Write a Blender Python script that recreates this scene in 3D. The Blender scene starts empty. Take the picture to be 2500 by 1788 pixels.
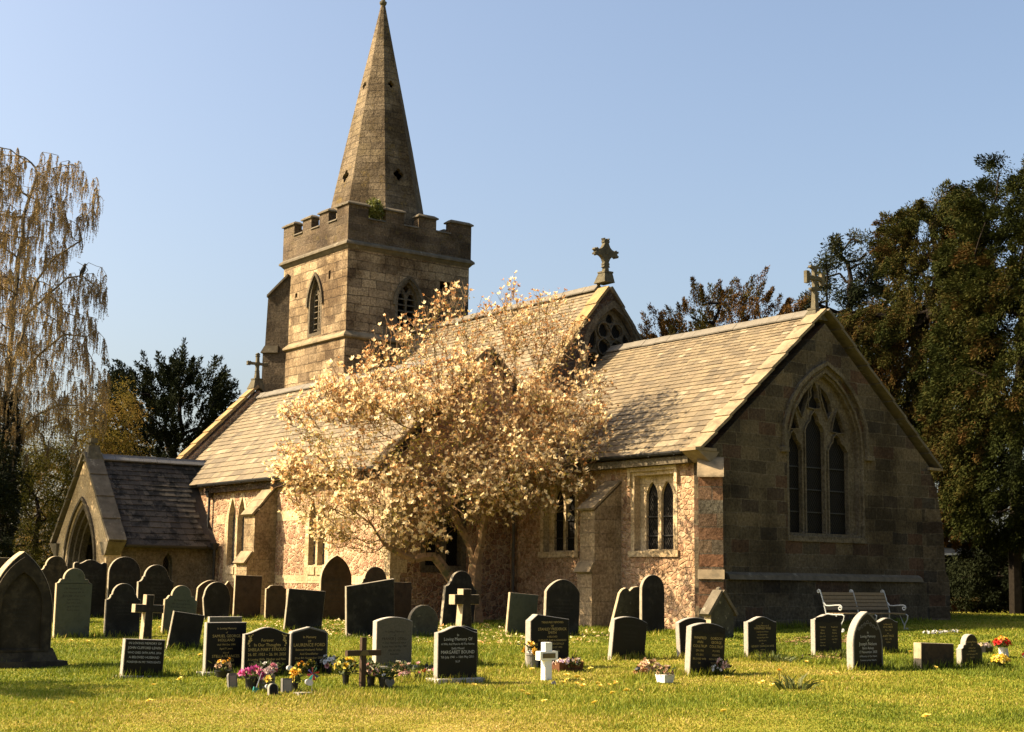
import bpy, math, random
import numpy as np
from mathutils import Vector, Matrix
from mathutils.geometry import tessellate_polygon
random.seed(7); RNG = np.random.default_rng(7)
SC = bpy.context.scene
COL = SC.collection
R = math.radians

# ------------------------------------------------------------------ camera, sky, sun, exposure
YAW, PIT, ROL = R(36.69), R(8.357), R(.729)
FW = Vector((-math.cos(YAW)*math.cos(PIT), math.sin(YAW)*math.cos(PIT), math.sin(PIT)))
r0 = FW.cross(Vector((0, 0, 1))).normalized(); u0 = r0.cross(FW)
RT = math.cos(ROL)*r0 + math.sin(ROL)*u0; UP = -math.sin(ROL)*r0 + math.cos(ROL)*u0
cd = bpy.data.cameras.new('camera'); cam = bpy.data.objects.new('camera', cd); COL.objects.link(cam)
M = Matrix((RT, UP, -FW)).transposed().to_4x4(); M.translation = Vector((0, 0, 1.6))
cam.matrix_world = M
cd.sensor_width = 36; cd.lens = 36*3566/2500; cd.clip_end = 3000
SC.camera = cam
RH = np.array([math.sin(YAW), math.cos(YAW), 0.0])      # horizontal right of the view
FH = np.array([-math.cos(YAW), math.sin(YAW), 0.0])     # horizontal forward of the view

SUN_AZ, SUN_EL = 216.0, 39.5
wd = bpy.data.worlds.new("World"); SC.world = wd; wd.use_nodes = True
wn = wd.node_tree.nodes; wl = wd.node_tree.links
sky = wn.new('ShaderNodeTexSky'); sky.sky_type = 'NISHITA'; sky.sun_disc = False
sky.sun_elevation = R(SUN_EL); sky.sun_rotation = R(SUN_AZ)
sky.air_density = 1.0; sky.dust_density = 4.4; sky.ozone_density = 0.4; sky.altitude = 0
bg = wn['Background']; bg.inputs['Strength'].default_value = 0.067
wl.new(sky.outputs[0], bg.inputs[0])
sd = bpy.data.lights.new('sun', 'SUN'); sun = bpy.data.objects.new('sun', sd); COL.objects.link(sun)
sd.energy = 5.0; sd.angle = R(.53); sd.color = (1.0, .80, .53)
sdir = Vector((math.sin(R(SUN_AZ))*math.cos(R(SUN_EL)), math.cos(R(SUN_AZ))*math.cos(R(SUN_EL)), math.sin(R(SUN_EL))))
sun.rotation_euler = sdir.to_track_quat('Z', 'Y').to_euler()
vs = SC.view_settings
vs.view_transform = 'Standard'; vs.look = 'None'; vs.exposure = 1.8; vs.gamma = 1.0; vs.use_curve_mapping = False

# ------------------------------------------------------------------ terrain height
_lat = np.random.default_rng(3).random((64, 64))
def vnoise(x, y, s, k=0):
    x = np.asarray(x, float)/s + 13.7*k; y = np.asarray(y, float)/s + 7.3*k
    xi = np.floor(x).astype(int); yi = np.floor(y).astype(int)
    fx = x-xi; fy = y-yi; fx = fx*fx*(3-2*fx); fy = fy*fy*(3-2*fy)
    a = _lat[xi % 64, yi % 64]; b = _lat[(xi+1) % 64, yi % 64]; c = _lat[xi % 64, (yi+1) % 64]; d = _lat[(xi+1) % 64, (yi+1) % 64]
    return (a*(1-fx)+b*fx)*(1-fy)+(c*(1-fx)+d*fx)*fy
def gz(x, y):
    x = np.asarray(x, float); y = np.asarray(y, float)
    d = -math.cos(YAW)*x + math.sin(YAW)*y
    z = np.clip(.0175*(d-15), -.35, .43) + .025*np.clip(y-25.5, 0, 12)
    return z + .05*(vnoise(x, y, 2.6)-.5) + .025*(vnoise(x, y, .8, 3)-.5)
def G(x, y): return float(gz(x, y))

# ------------------------------------------------------------------ materials
def newmat(name, rough=.85, spec=.3):
    m = bpy.data.materials.new(name); m.use_nodes = True
    b = m.node_tree.nodes['Principled BSDF']
    b.inputs['Roughness'].default_value = rough
    b.inputs['Specular IOR Level'].default_value = spec
    return m, m.node_tree.nodes, m.node_tree.links, b
def nd(ns, t, **kw):
    n = ns.new('ShaderNode'+t)
    for k, v in kw.items():
        if k in n.inputs: n.inputs[k].default_value = v
        else: setattr(n, k, v)
    return n
def ramp(ns, stops, interp='LINEAR'):
    n = ns.new('ShaderNodeValToRGB'); n.color_ramp.interpolation = interp
    e = n.color_ramp.elements
    while len(e) < len(stops): e.new(.5)
    for i, (p, c) in enumerate(stops):
        e[i].position = p; e[i].color = (*c, 1) if len(c) == 3 else c
    return n
def mixc(ns, ls, mode, fac, a, b):
    n = ns.new('ShaderNodeMix'); n.data_type = 'RGBA'; n.blend_type = mode
    for i, v in ((0, fac), (6, a), (7, b)):
        if hasattr(v, 'links'): ls.new(v, n.inputs[i])
        elif i == 0: n.inputs[0].default_value = v
        else: n.inputs[i].default_value = (*v, 1)
    return n.outputs[2]
def mth(ns, ls, op, a, b=None, clamp=False):
    n = ns.new('ShaderNodeMath'); n.operation = op; n.use_clamp = clamp
    for i, v in ((0, a), (1, b)):
        if v is None: continue
        if hasattr(v, 'links'): ls.new(v, n.inputs[i])
        else: n.inputs[i].default_value = v
    return n.outputs[0]
def noise(ns, ls, vec, scale, detail=4, rough=.6):
    n = nd(ns, 'TexNoise', Scale=scale, Detail=detail, Roughness=rough)
    if vec is not None: ls.new(vec, n.inputs['Vector'])
    return n
def bump(ns, ls, b, h, strength=.4, dist=.02):
    n = nd(ns, 'Bump', Strength=strength, Distance=dist); ls.new(h, n.inputs['Height']); ls.new(n.outputs[0], b.inputs['Normal'])
def weather(ns, ls, col, obj, dirt=(.30, .27, .22), amt=.75, lich=None, s=.55):
    n1 = noise(ns, ls, obj, s, 5, .65)
    r1 = ramp(ns, [(.44, (0, 0, 0)), (.60, (1, 1, 1))]); ls.new(n1.outputs[0], r1.inputs[0])
    col = mixc(ns, ls, 'MULTIPLY', mth(ns, ls, 'MULTIPLY', r1.outputs[0], amt), col, dirt)
    if lich:
        n2 = noise(ns, ls, obj, 2.2, 6, .7)
        r2 = ramp(ns, [(.58, (0, 0, 0)), (.68, (1, 1, 1))]); ls.new(n2.outputs[0], r2.inputs[0])
        col = mixc(ns, ls, 'MIX', mth(ns, ls, 'MULTIPLY', r2.outputs[0], .6), col, lich)
    n3 = noise(ns, ls, obj, 14, 5, .7)
    r3 = ramp(ns, [(.34, (.52, .50, .48)), (.66, (1.3, 1.3, 1.3))]); ls.new(n3.outputs[0], r3.inputs[0])
    return mixc(ns, ls, 'MULTIPLY', 1.0, col, r3.outputs[0])
def ashlar(name, cols, bw=.62, rh=.30, mortar=(.34, .29, .22), ms=.014, dirt=(.35, .31, .26), amt=.8, lich=None, bstr=.7, wob=.05, s=.55):
    m, ns, ls, b = newmat(name, .93, .15)
    uv = nd(ns, 'UVMap'); tc = nd(ns, 'TexCoord')
    nw = noise(ns, ls, uv.outputs[0], 1.3, 2)
    sub = nd(ns, 'VectorMath', operation='SUBTRACT'); ls.new(nw.outputs[1], sub.inputs[0]); sub.inputs[1].default_value = (.5, .5, .5)
    sc = nd(ns, 'VectorMath', operation='SCALE'); ls.new(sub.outputs[0], sc.inputs[0]); sc.inputs['Scale'].default_value = wob*2
    nw2 = noise(ns, ls, uv.outputs[0], 12, 2)
    sub2 = nd(ns, 'VectorMath', operation='SUBTRACT'); ls.new(nw2.outputs[1], sub2.inputs[0]); sub2.inputs[1].default_value = (.5, .5, .5)
    sc2 = nd(ns, 'VectorMath', operation='SCALE'); ls.new(sub2.outputs[0], sc2.inputs[0]); sc2.inputs['Scale'].default_value = .022
    ad0 = nd(ns, 'VectorMath', operation='ADD'); ls.new(sc.outputs[0], ad0.inputs[0]); ls.new(sc2.outputs[0], ad0.inputs[1])
    ad = nd(ns, 'VectorMath', operation='ADD'); ls.new(uv.outputs[0], ad.inputs[0]); ls.new(ad0.outputs[0], ad.inputs[1])
    br = nd(ns, 'TexBrick', offset=.43, squash=1.35, squash_frequency=3, offset_frequency=2)
    ls.new(ad.outputs[0], br.inputs['Vector'])
    for k, v in (('Color1', (0, 0, 0, 1)), ('Color2', (1, 1, 1, 1)), ('Mortar', (.5, .5, .5, 1)), ('Scale', 1), ('Mortar Size', ms), ('Mortar Smooth', .25), ('Bias', 0), ('Brick Width', bw), ('Row Height', rh)):
        br.inputs[k].default_value = v
    n = len(cols); rp = ramp(ns, [((i+.5)/n, c) for i, c in enumerate(cols)]); ls.new(br.outputs[0], rp.inputs[0])
    nv = noise(ns, ls, uv.outputs[0], 3.0, 5, .7); jr = ramp(ns, [(.35, (.15,)*3), (.6, (1,)*3)]); ls.new(nv.outputs[0], jr.inputs[0])
    col = mixc(ns, ls, 'MIX', mth(ns, ls, 'MULTIPLY', br.outputs[1], jr.outputs[0]), rp.outputs[0], mortar)
    col = weather(ns, ls, col, tc.outputs['Object'], dirt, amt, lich, s)
    ls.new(col, b.inputs['Base Color'])
    nb = noise(ns, ls, tc.outputs['Object'], 9, 6, .7)
    h = mth(ns, ls, 'ADD', mth(ns, ls, 'MULTIPLY', br.outputs[1], -1.0), mth(ns, ls, 'MULTIPLY', nb.outputs[0], 1.3))
    h = mth(ns, ls, 'ADD', h, mth(ns, ls, 'MULTIPLY', br.outputs[0], .5))
    bump(ns, ls, b, h, min(1, bstr), .05)
    return m
def rubble(name, cols, sc=5.2, mortar=(.50, .40, .31), dirt=(.5, .45, .4), amt=.6, bstr=.9):
    m, ns, ls, b = newmat(name, .95, .1)
    uv = nd(ns, 'UVMap'); tc = nd(ns, 'TexCoord')
    mp = nd(ns, 'Mapping'); mp.inputs['Scale'].default_value = (1, 1.25, 1); ls.new(uv.outputs[0], mp.inputs[0])
    v1 = nd(ns, 'TexVoronoi', Scale=sc, Randomness=.9); ls.new(mp.outputs[0], v1.inputs['Vector'])
    v2 = nd(ns, 'TexVoronoi', feature='DISTANCE_TO_EDGE', Scale=sc, Randomness=.9); ls.new(mp.outputs[0], v2.inputs['Vector'])
    sp = nd(ns, 'SeparateColor'); ls.new(v1.outputs['Color'], sp.inputs[0])
    n = len(cols); rp = ramp(ns, [((i+.5)/n, c) for i, c in enumerate(cols)]); ls.new(sp.outputs[0], rp.inputs[0])
    nz = noise(ns, ls, uv.outputs[0], 20, 4)
    edge = mth(ns, ls, 'ADD', v2.outputs['Distance'], mth(ns, ls, 'MULTIPLY', mth(ns, ls, 'SUBTRACT', nz.outputs[0], .5), .06))
    mr = ramp(ns, [(.02, (1, 1, 1)), (.10, (0, 0, 0))]); ls.new(edge, mr.inputs[0])
    col = mixc(ns, ls, 'MIX', mr.outputs[0], rp.outputs[0], mortar)
    col = weather(ns, ls, col, tc.outputs['Object'], dirt, amt)
    ls.new(col, b.inputs['Base Color'])
    hr = ramp(ns, [(0, (0, 0, 0)), (.16, (1, 1, 1))]); ls.new(edge, hr.inputs[0])
    h = mth(ns, ls, 'ADD', hr.outputs[0], mth(ns, ls, 'MULTIPLY', nz.outputs[0], .6))
    h = mth(ns, ls, 'ADD', h, mth(ns, ls, 'MULTIPLY', sp.outputs[1], .5))
    bump(ns, ls, b, h, bstr, .03)
    return m
def plain(name, col, var=.25, scale=6, rough=.85, spec=.3, bstr=.25, bdist=.01, patch=None, pth=(.5, .62), ps=1.5, metal=0):
    m, ns, ls, b = newmat(name, rough, spec); tc = nd(ns, 'TexCoord')
    b.inputs['Metallic'].default_value = metal
    n1 = noise(ns, ls, tc.outputs['Object'], scale, 6, .65)
    lo = tuple(c*(1-var) for c in col); hi = tuple(min(1, c*(1+var)) for c in col)
    rp = ramp(ns, [(.28, lo), (.72, hi)]); ls.new(n1.outputs[0], rp.inputs[0]); c = rp.outputs[0]
    if patch:
        n2 = noise(ns, ls, tc.outputs['Object'], ps, 6, .7)
        r2 = ramp(ns, [(pth[0], (0, 0, 0)), (pth[1], (1, 1, 1))]); ls.new(n2.outputs[0], r2.inputs[0])
        c = mixc(ns, ls, 'MIX', r2.outputs[0], c, patch)
    ls.new(c, b.inputs['Base Color'])
    if bstr: bump(ns, ls, b, n1.outputs[0], bstr, bdist)
    return m
def tinted(name, stops, rough=.8, spec=.2, trans=0, var=.25, nscale=9, bstr=0, patch=None, ps=1.5, pth=(.5, .62)):
    """colour chosen per face through the mesh attribute 'tint' (each slate, leaf or petal its own shade)"""
    m, ns, ls, b = newmat(name, rough, spec); tc = nd(ns, 'TexCoord')
    at = nd(ns, 'Attribute', attribute_name='tint')
    rp = ramp(ns, stops); ls.new(at.outputs['Fac'], rp.inputs[0]); c = rp.outputs[0]
    n1 = noise(ns, ls, tc.outputs['Object'], nscale, 4)
    r1 = ramp(ns, [(.3, (1-var,)*3), (.7, (1+var,)*3)]); ls.new(n1.outputs[0], r1.inputs[0])
    c = mixc(ns, ls, 'MULTIPLY', 1.0, c, r1.outputs[0])
    if patch:
        n2 = noise(ns, ls, tc.outputs['Object'], ps, 6, .75)
        r2 = ramp(ns, [(pth[0], (0, 0, 0)), (pth[1], (1, 1, 1))]); ls.new(n2.outputs[0], r2.inputs[0])
        c = mixc(ns, ls, 'MIX', r2.outputs[0], c, patch)
    ls.new(c, b.inputs['Base Color'])
    if bstr: bump(ns, ls, b, n1.outputs[0], bstr, .008)
    if trans:
        t = nd(ns, 'BsdfTranslucent'); ls.new(c, t.inputs[0]); mx = nd(ns, 'MixShader'); mx.inputs[0].default_value = trans
        ls.new(b.outputs[0], mx.inputs[1]); ls.new(t.outputs[0], mx.inputs[2]); ls.new(mx.outputs[0], ns['Material Output'].inputs[0])
    return m
def leaded(name, base=(.006, .006, .006), lead=(.05, .045, .038), p=.13, rough=.4, spec=.05):
    m, ns, ls, b = newmat(name, rough, spec); uv = nd(ns, 'UVMap')
    sp = nd(ns, 'SeparateXYZ'); ls.new(uv.outputs[0], sp.inputs[0])
    x = mth(ns, ls, 'MULTIPLY', sp.outputs[0], 1.5); y = sp.outputs[1]
    masks = []
    for op in ('ADD', 'SUBTRACT'):
        f = mth(ns, ls, 'FRACT', mth(ns, ls, 'DIVIDE', mth(ns, ls, op, x, y), p))
        masks.append(mth(ns, ls, 'LESS_THAN', f, .15))
    mk_ = mth(ns, ls, 'MAXIMUM', *masks)
    ls.new(mixc(ns, ls, 'MIX', mk_, base, lead), b.inputs['Base Color'])
    ls.new(mth(ns, ls, 'ADD', mth(ns, ls, 'MULTIPLY', mk_, .5), rough), b.inputs['Roughness'])
    vo = nd(ns, 'TexVoronoi', Scale=8); ls.new(uv.outputs[0], vo.inputs['Vector'])
    spv = nd(ns, 'SeparateColor'); ls.new(vo.outputs['Color'], spv.inputs[0])
    bump(ns, ls, b, mth(ns, ls, 'ADD', mk_, spv.outputs[0]), .5, .01)
    return m

MT = {}
MT['tower'] = ashlar('tower_stone', [(.30, .22, .135), (.56, .42, .25), (.44, .325, .195), (.62, .475, .285), (.37, .275, .17)], .66, .34, (.17, .125, .075), .017, (.36, .32, .28), .95, bstr=1.0, wob=.055, s=.6)
MT['parapet'] = ashlar('parapet_stone', [(.17, .13, .085), (.25, .19, .12), (.21, .155, .10), (.145, .11, .075)], .62, .30, (.24, .19, .13), .016, (.36, .33, .30), .9, lich=(.22, .17, .06), bstr=1.0, wob=.06)
MT['buttress_dk'] = ashlar('dark_buttress_stone', [(.105, .082, .055), (.15, .115, .075), (.085, .068, .048), (.125, .098, .065)], .62, .32, (.16, .13, .09), .014, (.4, .37, .33), .9, bstr=1.0, wob=.05)  # darker stone tints for the tower corner buttress
MT['spire'] = ashlar('spire_stone', [(.24, .185, .115), (.30, .235, .15), (.20, .155, .10), (.27, .21, .125)], .66, .30, (.11, .085, .055), .014, (.36, .33, .28), .95, lich=(.27, .19, .06), bstr=.9, wob=.07)
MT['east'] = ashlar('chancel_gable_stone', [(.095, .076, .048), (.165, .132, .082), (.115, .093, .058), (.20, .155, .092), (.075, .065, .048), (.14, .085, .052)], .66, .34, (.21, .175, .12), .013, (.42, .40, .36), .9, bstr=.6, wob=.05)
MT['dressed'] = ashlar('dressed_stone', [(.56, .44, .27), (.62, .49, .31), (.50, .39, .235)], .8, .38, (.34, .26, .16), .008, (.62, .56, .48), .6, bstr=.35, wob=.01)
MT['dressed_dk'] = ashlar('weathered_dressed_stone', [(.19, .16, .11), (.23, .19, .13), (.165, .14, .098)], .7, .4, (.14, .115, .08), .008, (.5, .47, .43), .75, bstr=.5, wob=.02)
MT['buttress'] = ashlar('buttress_stone', [(.42, .32, .19), (.52, .40, .24), (.36, .265, .16), (.47, .36, .215)], .55, .36, (.24, .19, .125), .010, (.45, .41, .36), .8, bstr=.6, wob=.03)
MT['quoin'] = ashlar('quoin_stone', [(.20, .165, .11), (.30, .15, .08), (.24, .19, .125), (.27, .15, .085), (.17, .15, .11)], 1.2, .33, (.18, .15, .11), .014, (.45, .42, .38), .8, bstr=.9, wob=.03)
MT['rubble'] = rubble('pink_rubble', [(.31, .175, .11), (.50, .325, .20), (.41, .235, .145), (.25, .145, .095), (.56, .39, .25), (.37, .22, .14)], 5.4, (.60, .44, .28))
MT['rubble2'] = rubble('chancel_rubble', [(.50, .32, .19), (.62, .44, .28), (.42, .25, .145), (.57, .385, .245), (.35, .21, .13)], 5.6, (.54, .385, .235))
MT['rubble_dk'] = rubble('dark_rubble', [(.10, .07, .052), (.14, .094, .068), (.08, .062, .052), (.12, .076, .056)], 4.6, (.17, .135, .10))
SL = [(0, (.14, .108, .064)), (.3, (.205, .158, .092)), (.6, (.26, .20, .113)), (.85, (.22, .165, .095)), (1, (.35, .285, .18))]
MT['slate'] = tinted('stone_slates', SL, .75, .3, 0, .22, 12, .3, patch=(.125, .10, .062), ps=.9, pth=(.50, .78))
MT['slate_moss'] = tinted('mossy_slates', [(0, (.06, .050, .038)), (.5, (.105, .088, .066)), (.85, (.14, .115, .085)), (1, (.21, .18, .13))], .8, .3, 0, .3, 10, .5, patch=(.018, .016, .009), ps=2.0, pth=(.50, .56))
MT['under'] = plain('roof_boarding', (.05, .045, .04))
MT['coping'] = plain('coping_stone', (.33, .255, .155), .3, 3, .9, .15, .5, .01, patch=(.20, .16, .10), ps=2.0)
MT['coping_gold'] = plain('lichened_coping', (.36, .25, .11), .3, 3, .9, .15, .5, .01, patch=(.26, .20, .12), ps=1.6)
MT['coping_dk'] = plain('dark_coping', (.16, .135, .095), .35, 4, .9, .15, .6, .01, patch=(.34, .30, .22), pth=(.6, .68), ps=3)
MT['ridge'] = plain('ridge_tile', (.20, .178, .14), .2, 4, .8, .25, .3)
MT['cross'] = plain('cross_stone', (.13, .115, .075), .4, 8, .9, .15, .6, .01, patch=(.30, .24, .14), pth=(.58, .68), ps=5)
MT['iron'] = plain('black_iron', (.012, .012, .012), .2, 10, .5, .4, .1)
MT['pipe'] = plain('grey_pipe', (.13, .115, .095), .2, 8, .6, .3, .1)
MT['lead'] = plain('lead_sheet', (.16, .16, .16), .2, 4, .55, .4, .2)
MT['glass'] = leaded('leaded_glass')
MT['glass_pale'] = leaded('pale_leaded_glass', (.055, .058, .062), (.22, .19, .15), .17, .2, .4)
MT['dark'] = plain('dark_interior', (.012, .011, .010), .2, 4, .95, .05, 0)
MT['oak'] = plain('dark_oak', (.030, .022, .015), .3, 20, .8, .2, .4)
MT['louvre'] = plain('louvre_slate', (.15, .125, .095), .2, 8, .8, .2, .2)
# ------------------------------------------------------------------ mesh helpers
def set_uv(me):
    n = len(me.loops)
    if not n: return
    co = np.empty(len(me.vertices)*3, np.float32); me.vertices.foreach_get('co', co); co = co.reshape(-1, 3)
    li = np.empty(n, np.int32); me.loops.foreach_get('vertex_index', li)
    pn = np.empty(len(me.polygons)*3, np.float32); me.polygons.foreach_get('normal', pn); pn = pn.reshape(-1, 3)
    lt = np.empty(len(me.polygons), np.int32); me.polygons.foreach_get('loop_total', lt)
    nn = np.repeat(pn, lt, 0)
    h = np.stack([-nn[:, 1], nn[:, 0], np.zeros(n)], 1); ln = np.linalg.norm(h, axis=1)
    flat = ln < .2
    h[flat] = (1, 0, 0); ln[flat] = 1; h /= ln[:, None]
    v = np.cross(nn, h); p = co[li]
    uv = np.stack([(p*h).sum(1), (p*v).sum(1)], 1).astype(np.float32)
    me.uv_layers.new(name='UVMap').data.foreach_set('uv', uv.ravel())
def set_tint(me, tint):
    at = me.attributes.new('tint', 'FLOAT', 'FACE'); at.data.foreach_set('value', np.asarray(tint, np.float32))
def mk(name, verts, faces, mats, parent=None, origin=(0, 0, 0), tint=None, mi=None, smooth=False, uv=True):
    me = bpy.data.meshes.new(name)
    o3 = origin
    me.from_pydata([(v[0]-o3[0], v[1]-o3[1], v[2]-o3[2]) for v in verts], [], faces)
    for m in (mats if isinstance(mats, (list, tuple)) else [mats]): me.materials.append(m)
    if mi is not None: me.polygons.foreach_set('material_index', np.asarray(mi, np.int32))
    me.update()
    if uv: set_uv(me)
    if tint is not None: set_tint(me, tint)
    if smooth: me.polygons.foreach_set('use_smooth', np.ones(len(me.polygons), bool))
    ob = bpy.data.objects.new(name, me); COL.objects.link(ob)
    if parent: ob.parent = parent
    return ob
def npmesh(name, V, k, mat, parent=None, tint=None, smooth=False):
    """V (nfaces*k,3): independent k-gons"""
    V = np.asarray(V, np.float32).reshape(-1, 3); nf = len(V)//k
    me = bpy.data.meshes.new(name)
    me.vertices.add(len(V)); me.vertices.foreach_set('co', V.ravel())
    me.loops.add(len(V)); me.loops.foreach_set('vertex_index', np.arange(len(V), dtype=np.int32))
    me.polygons.add(nf); me.polygons.foreach_set('loop_start', np.arange(0, len(V), k, dtype=np.int32))
    me.materials.append(mat); me.update(calc_edges=True)
    if tint is not None: set_tint(me, tint)
    if smooth: me.polygons.foreach_set('use_smooth', np.ones(nf, bool))
    ob = bpy.data.objects.new(name, me); COL.objects.link(ob)
    if parent: ob.parent = parent
    return ob
def tag(o, label=None, cat=None, group=None, kind=None):
    if label: o['label'] = label
    if cat: o['category'] = cat
    if group: o['group'] = group
    if kind: o['kind'] = kind
    return o
def thing(name, loc, label, cat, group=None, rot=(0, 0, 0)):
    o = bpy.data.objects.new(name, None); COL.objects.link(o); o.location = loc; o.rotation_euler = rot
    o.empty_display_size = .2
    return tag(o, label, cat, group)
class MB:
    """collects shapes into one mesh"""
    def __init__(s): s.v = []; s.f = []; s.mi = []; s.t = []; s.cm = 0; s.ct = .5
    def add(s, vs, fs):
        k = len(s.v); s.v += [tuple(v) for v in vs]; s.f += [[i+k for i in f] for f in fs]
        s.mi += [s.cm]*len(fs); s.t += [s.ct]*len(fs)
    def hexa(s, p):   # 8 points: bottom 4 ccw, top 4 ccw
        s.add(p, [(3, 2, 1, 0), (4, 5, 6, 7), (0, 1, 5, 4), (1, 2, 6, 5), (2, 3, 7, 6), (3, 0, 4, 7)])
    def box(s, x0, x1, y0, y1, z0, z1):
        s.hexa([(x0, y0, z0), (x1, y0, z0), (x1, y1, z0), (x0, y1, z0), (x0, y0, z1), (x1, y0, z1), (x1, y1, z1), (x0, y1, z1)])
    def obox(s, o, ax, ay, az):   # oriented box from corner o
        o, ax, ay, az = map(Vector, (o, ax, ay, az))
        s.hexa([o, o+ax, o+ax+ay, o+ay, o+az, o+ax+az, o+ax+ay+az, o+ay+az])
    def tube(s, pts, r, n=8, cap=True):
        pts = [Vector(p) for p in pts]; rs = r if isinstance(r, (list, tuple)) else [r]*len(pts)
        rings = []; prev = None
        for i, p in enumerate(pts):
            t = (pts[min(i+1, len(pts)-1)]-pts[max(i-1, 0)])
            if t.length < 1e-9: t = Vector((0, 0, 1))
            t.normalize()
            a = prev - t*prev.dot(t) if prev is not None else t.orthogonal()
            if a.length < 1e-6: a = t.orthogonal()
            a.normalize(); prev = a; b = t.cross(a)
            rings.append([p+(a*math.cos(q)+b*math.sin(q))*rs[i] for q in (2*math.pi*j/n for j in range(n))])
        vs = [v for ring in rings for v in ring]; fs = []
        for i in range(len(pts)-1):
            for j in range(n): fs.append((i*n+j, i*n+(j+1) % n, (i+1)*n+(j+1) % n, (i+1)*n+j))
        if cap: fs.append(tuple(range(n-1, -1, -1))); fs.append(tuple((len(pts)-1)*n+j for j in range(n)))
        s.add(vs, fs)
    def lathe(s, prof, c=(0, 0, 0), n=14):
        vs = []; fs = []; m = len(prof)
        for rr, z in prof:
            for j in range(n):
                q = 2*math.pi*j/n; vs.append((c[0]+rr*math.cos(q), c[1]+rr*math.sin(q), c[2]+z))
        for i in range(m-1):
            for j in range(n): fs.append((i*n+j, i*n+(j+1) % n, (i+1)*n+(j+1) % n, (i+1)*n+j))
        fs.append(tuple(range(n-1, -1, -1))); fs.append(tuple((m-1)*n+j for j in range(n)))
        s.add(vs, fs)
    def ball(s, c, rx, ry=None, rz=None, n=8, m=6):
        ry = ry or rx; rz = rz or rx; vs = [(c[0], c[1], c[2]-rz)]; fs = []
        for i in range(1, m):
            a = math.pi*i/m-math.pi/2
            for j in range(n):
                q = 2*math.pi*j/n; vs.append((c[0]+rx*math.cos(a)*math.cos(q), c[1]+ry*math.cos(a)*math.sin(q), c[2]+rz*math.sin(a)))
        vs.append((c[0], c[1], c[2]+rz))
        for j in range(n): fs.append((0, 1+(j+1) % n, 1+j))
        for i in range(m-2):
            for j in range(n): fs.append((1+i*n+j, 1+i*n+(j+1) % n, 1+(i+1)*n+(j+1) % n, 1+(i+1)*n+j))
        k = 1+(m-2)*n
        for j in range(n): fs.append((k+j, k+(j+1) % n, len(vs)-1))
        s.add(vs, fs)
    def plate(s, fr, outline, holes=(), c0=0, t=.3):
        """flat slab in wall frame fr=(origin,u,n,up): outline with holes, front at depth c0, thickness t inwards"""
        O, U, N, W = fr
        P = lambda a, b, c: O+U*a+W*b+N*c
        loops = [list(outline)]+[list(h) for h in holes]
        tris = tessellate_polygon([[Vector((a, b, 0)) for a, b in l] for l in loops])
        flat = [p for l in loops for p in l]; k = len(flat)
        vs = [P(a, b, c0) for a, b in flat]+[P(a, b, c0-t) for a, b in flat]; fs = []
        for tr in tris:
            (ax, ay), (bx, by), (cx, cy) = (flat[i] for i in tr)
            if (bx-ax)*(cy-ay)-(by-ay)*(cx-ax) < 0: tr = tr[::-1]
            fs.append(tuple(tr)); fs.append(tuple(i+k for i in reversed(tr)))
        st = 0
        for li, l in enumerate(loops):
            m = len(l); ar = sum(l[i][0]*l[(i+1) % m][1]-l[(i+1) % m][0]*l[i][1] for i in range(m))
            ccw = ar > 0
            for i in range(m):
                a = st+i; b = st+(i+1) % m
                q = (a, a+k, b+k, b)
                if (li == 0) != ccw: q = q[::-1]
                fs.append(q)
            st += m
        s.add(vs, fs)
    def ring(s, fr, pts, w, c0, t, closed=False):
        """moulding following pts (2D in wall frame), width w to the left side, front at c0, depth t"""
        O, U, N, W = fr; n = len(pts); off = []
        for i in range(n):
            if closed: p, q = pts[(i-1) % n], pts[(i+1) % n]
            else: p, q = pts[max(i-1, 0)], pts[min(i+1, n-1)]
            dx, dy = q[0]-p[0], q[1]-p[1]; L = math.hypot(dx, dy) or 1
            off.append((pts[i][0]-dy/L*w, pts[i][1]+dx/L*w))
        P = lambda a, c: O+U*a[0]+W*a[1]+N*c
        vs = []; fs = []
        for i in range(n): vs += [P(pts[i], c0), P(off[i], c0), P(off[i], c0-t), P(pts[i], c0-t)]
        for i in range(n if closed else n-1):
            a = 4*i; b = 4*((i+1) % n)
            for j in range(4): fs.append((a+j, a+(j+1) % 4, b+(j+1) % 4, b+j))
        if not closed: fs += [(3, 2, 1, 0), (4*n-4, 4*n-3, 4*n-2, 4*n-1)]
        s.add(vs, fs)
    def build(s, name, mats, parent=None, origin=(0, 0, 0), smooth=False, tint=False):
        mi = s.mi if isinstance(mats, (list, tuple)) and len(mats) > 1 else None
        return mk(name, s.v, s.f, mats, parent, origin, s.t if tint else None, mi, smooth)
def arch(u0, u1, zs, za, n=7):
    """pointed arch from (u0,zs) over the apex to (u1,zs)"""
    a = (u1-u0)/2; h = za-zs; rr = (a*a+h*h)/(2*a); L = []
    th = math.atan2(h, rr-a)
    for i in range(n+1):
        t = th*i/n; L.append((u0+rr-rr*math.cos(t), zs+rr*math.sin(t)))
    return L+[(u0+u1-x, z) for x, z in reversed(L[:-1])]
def lancet(u0, u1, z0, zs, za, n=7): return [(u0, z0)]+arch(u0, u1, zs, za, n)+[(u1, z0)]
def inflate(pl, d):
    n = len(pl); o = []
    for i in range(n):
        p, c, q = pl[i-1], pl[i], pl[(i+1) % n]
        e1 = Vector((c[0]-p[0], c[1]-p[1])).normalized(); e2 = Vector((q[0]-c[0], q[1]-c[1])).normalized()
        nn = Vector((e1.y+e2.y, -(e1.x+e2.x)));
        if nn.length < 1e-6: nn = Vector((e1.y, -e1.x))
        nn.normalize(); k = max(.45, nn.dot(Vector((e1.y, -e1.x))))
        o.append((c[0]-nn.x*d/k, c[1]-nn.y*d/k))
    return o
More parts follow.
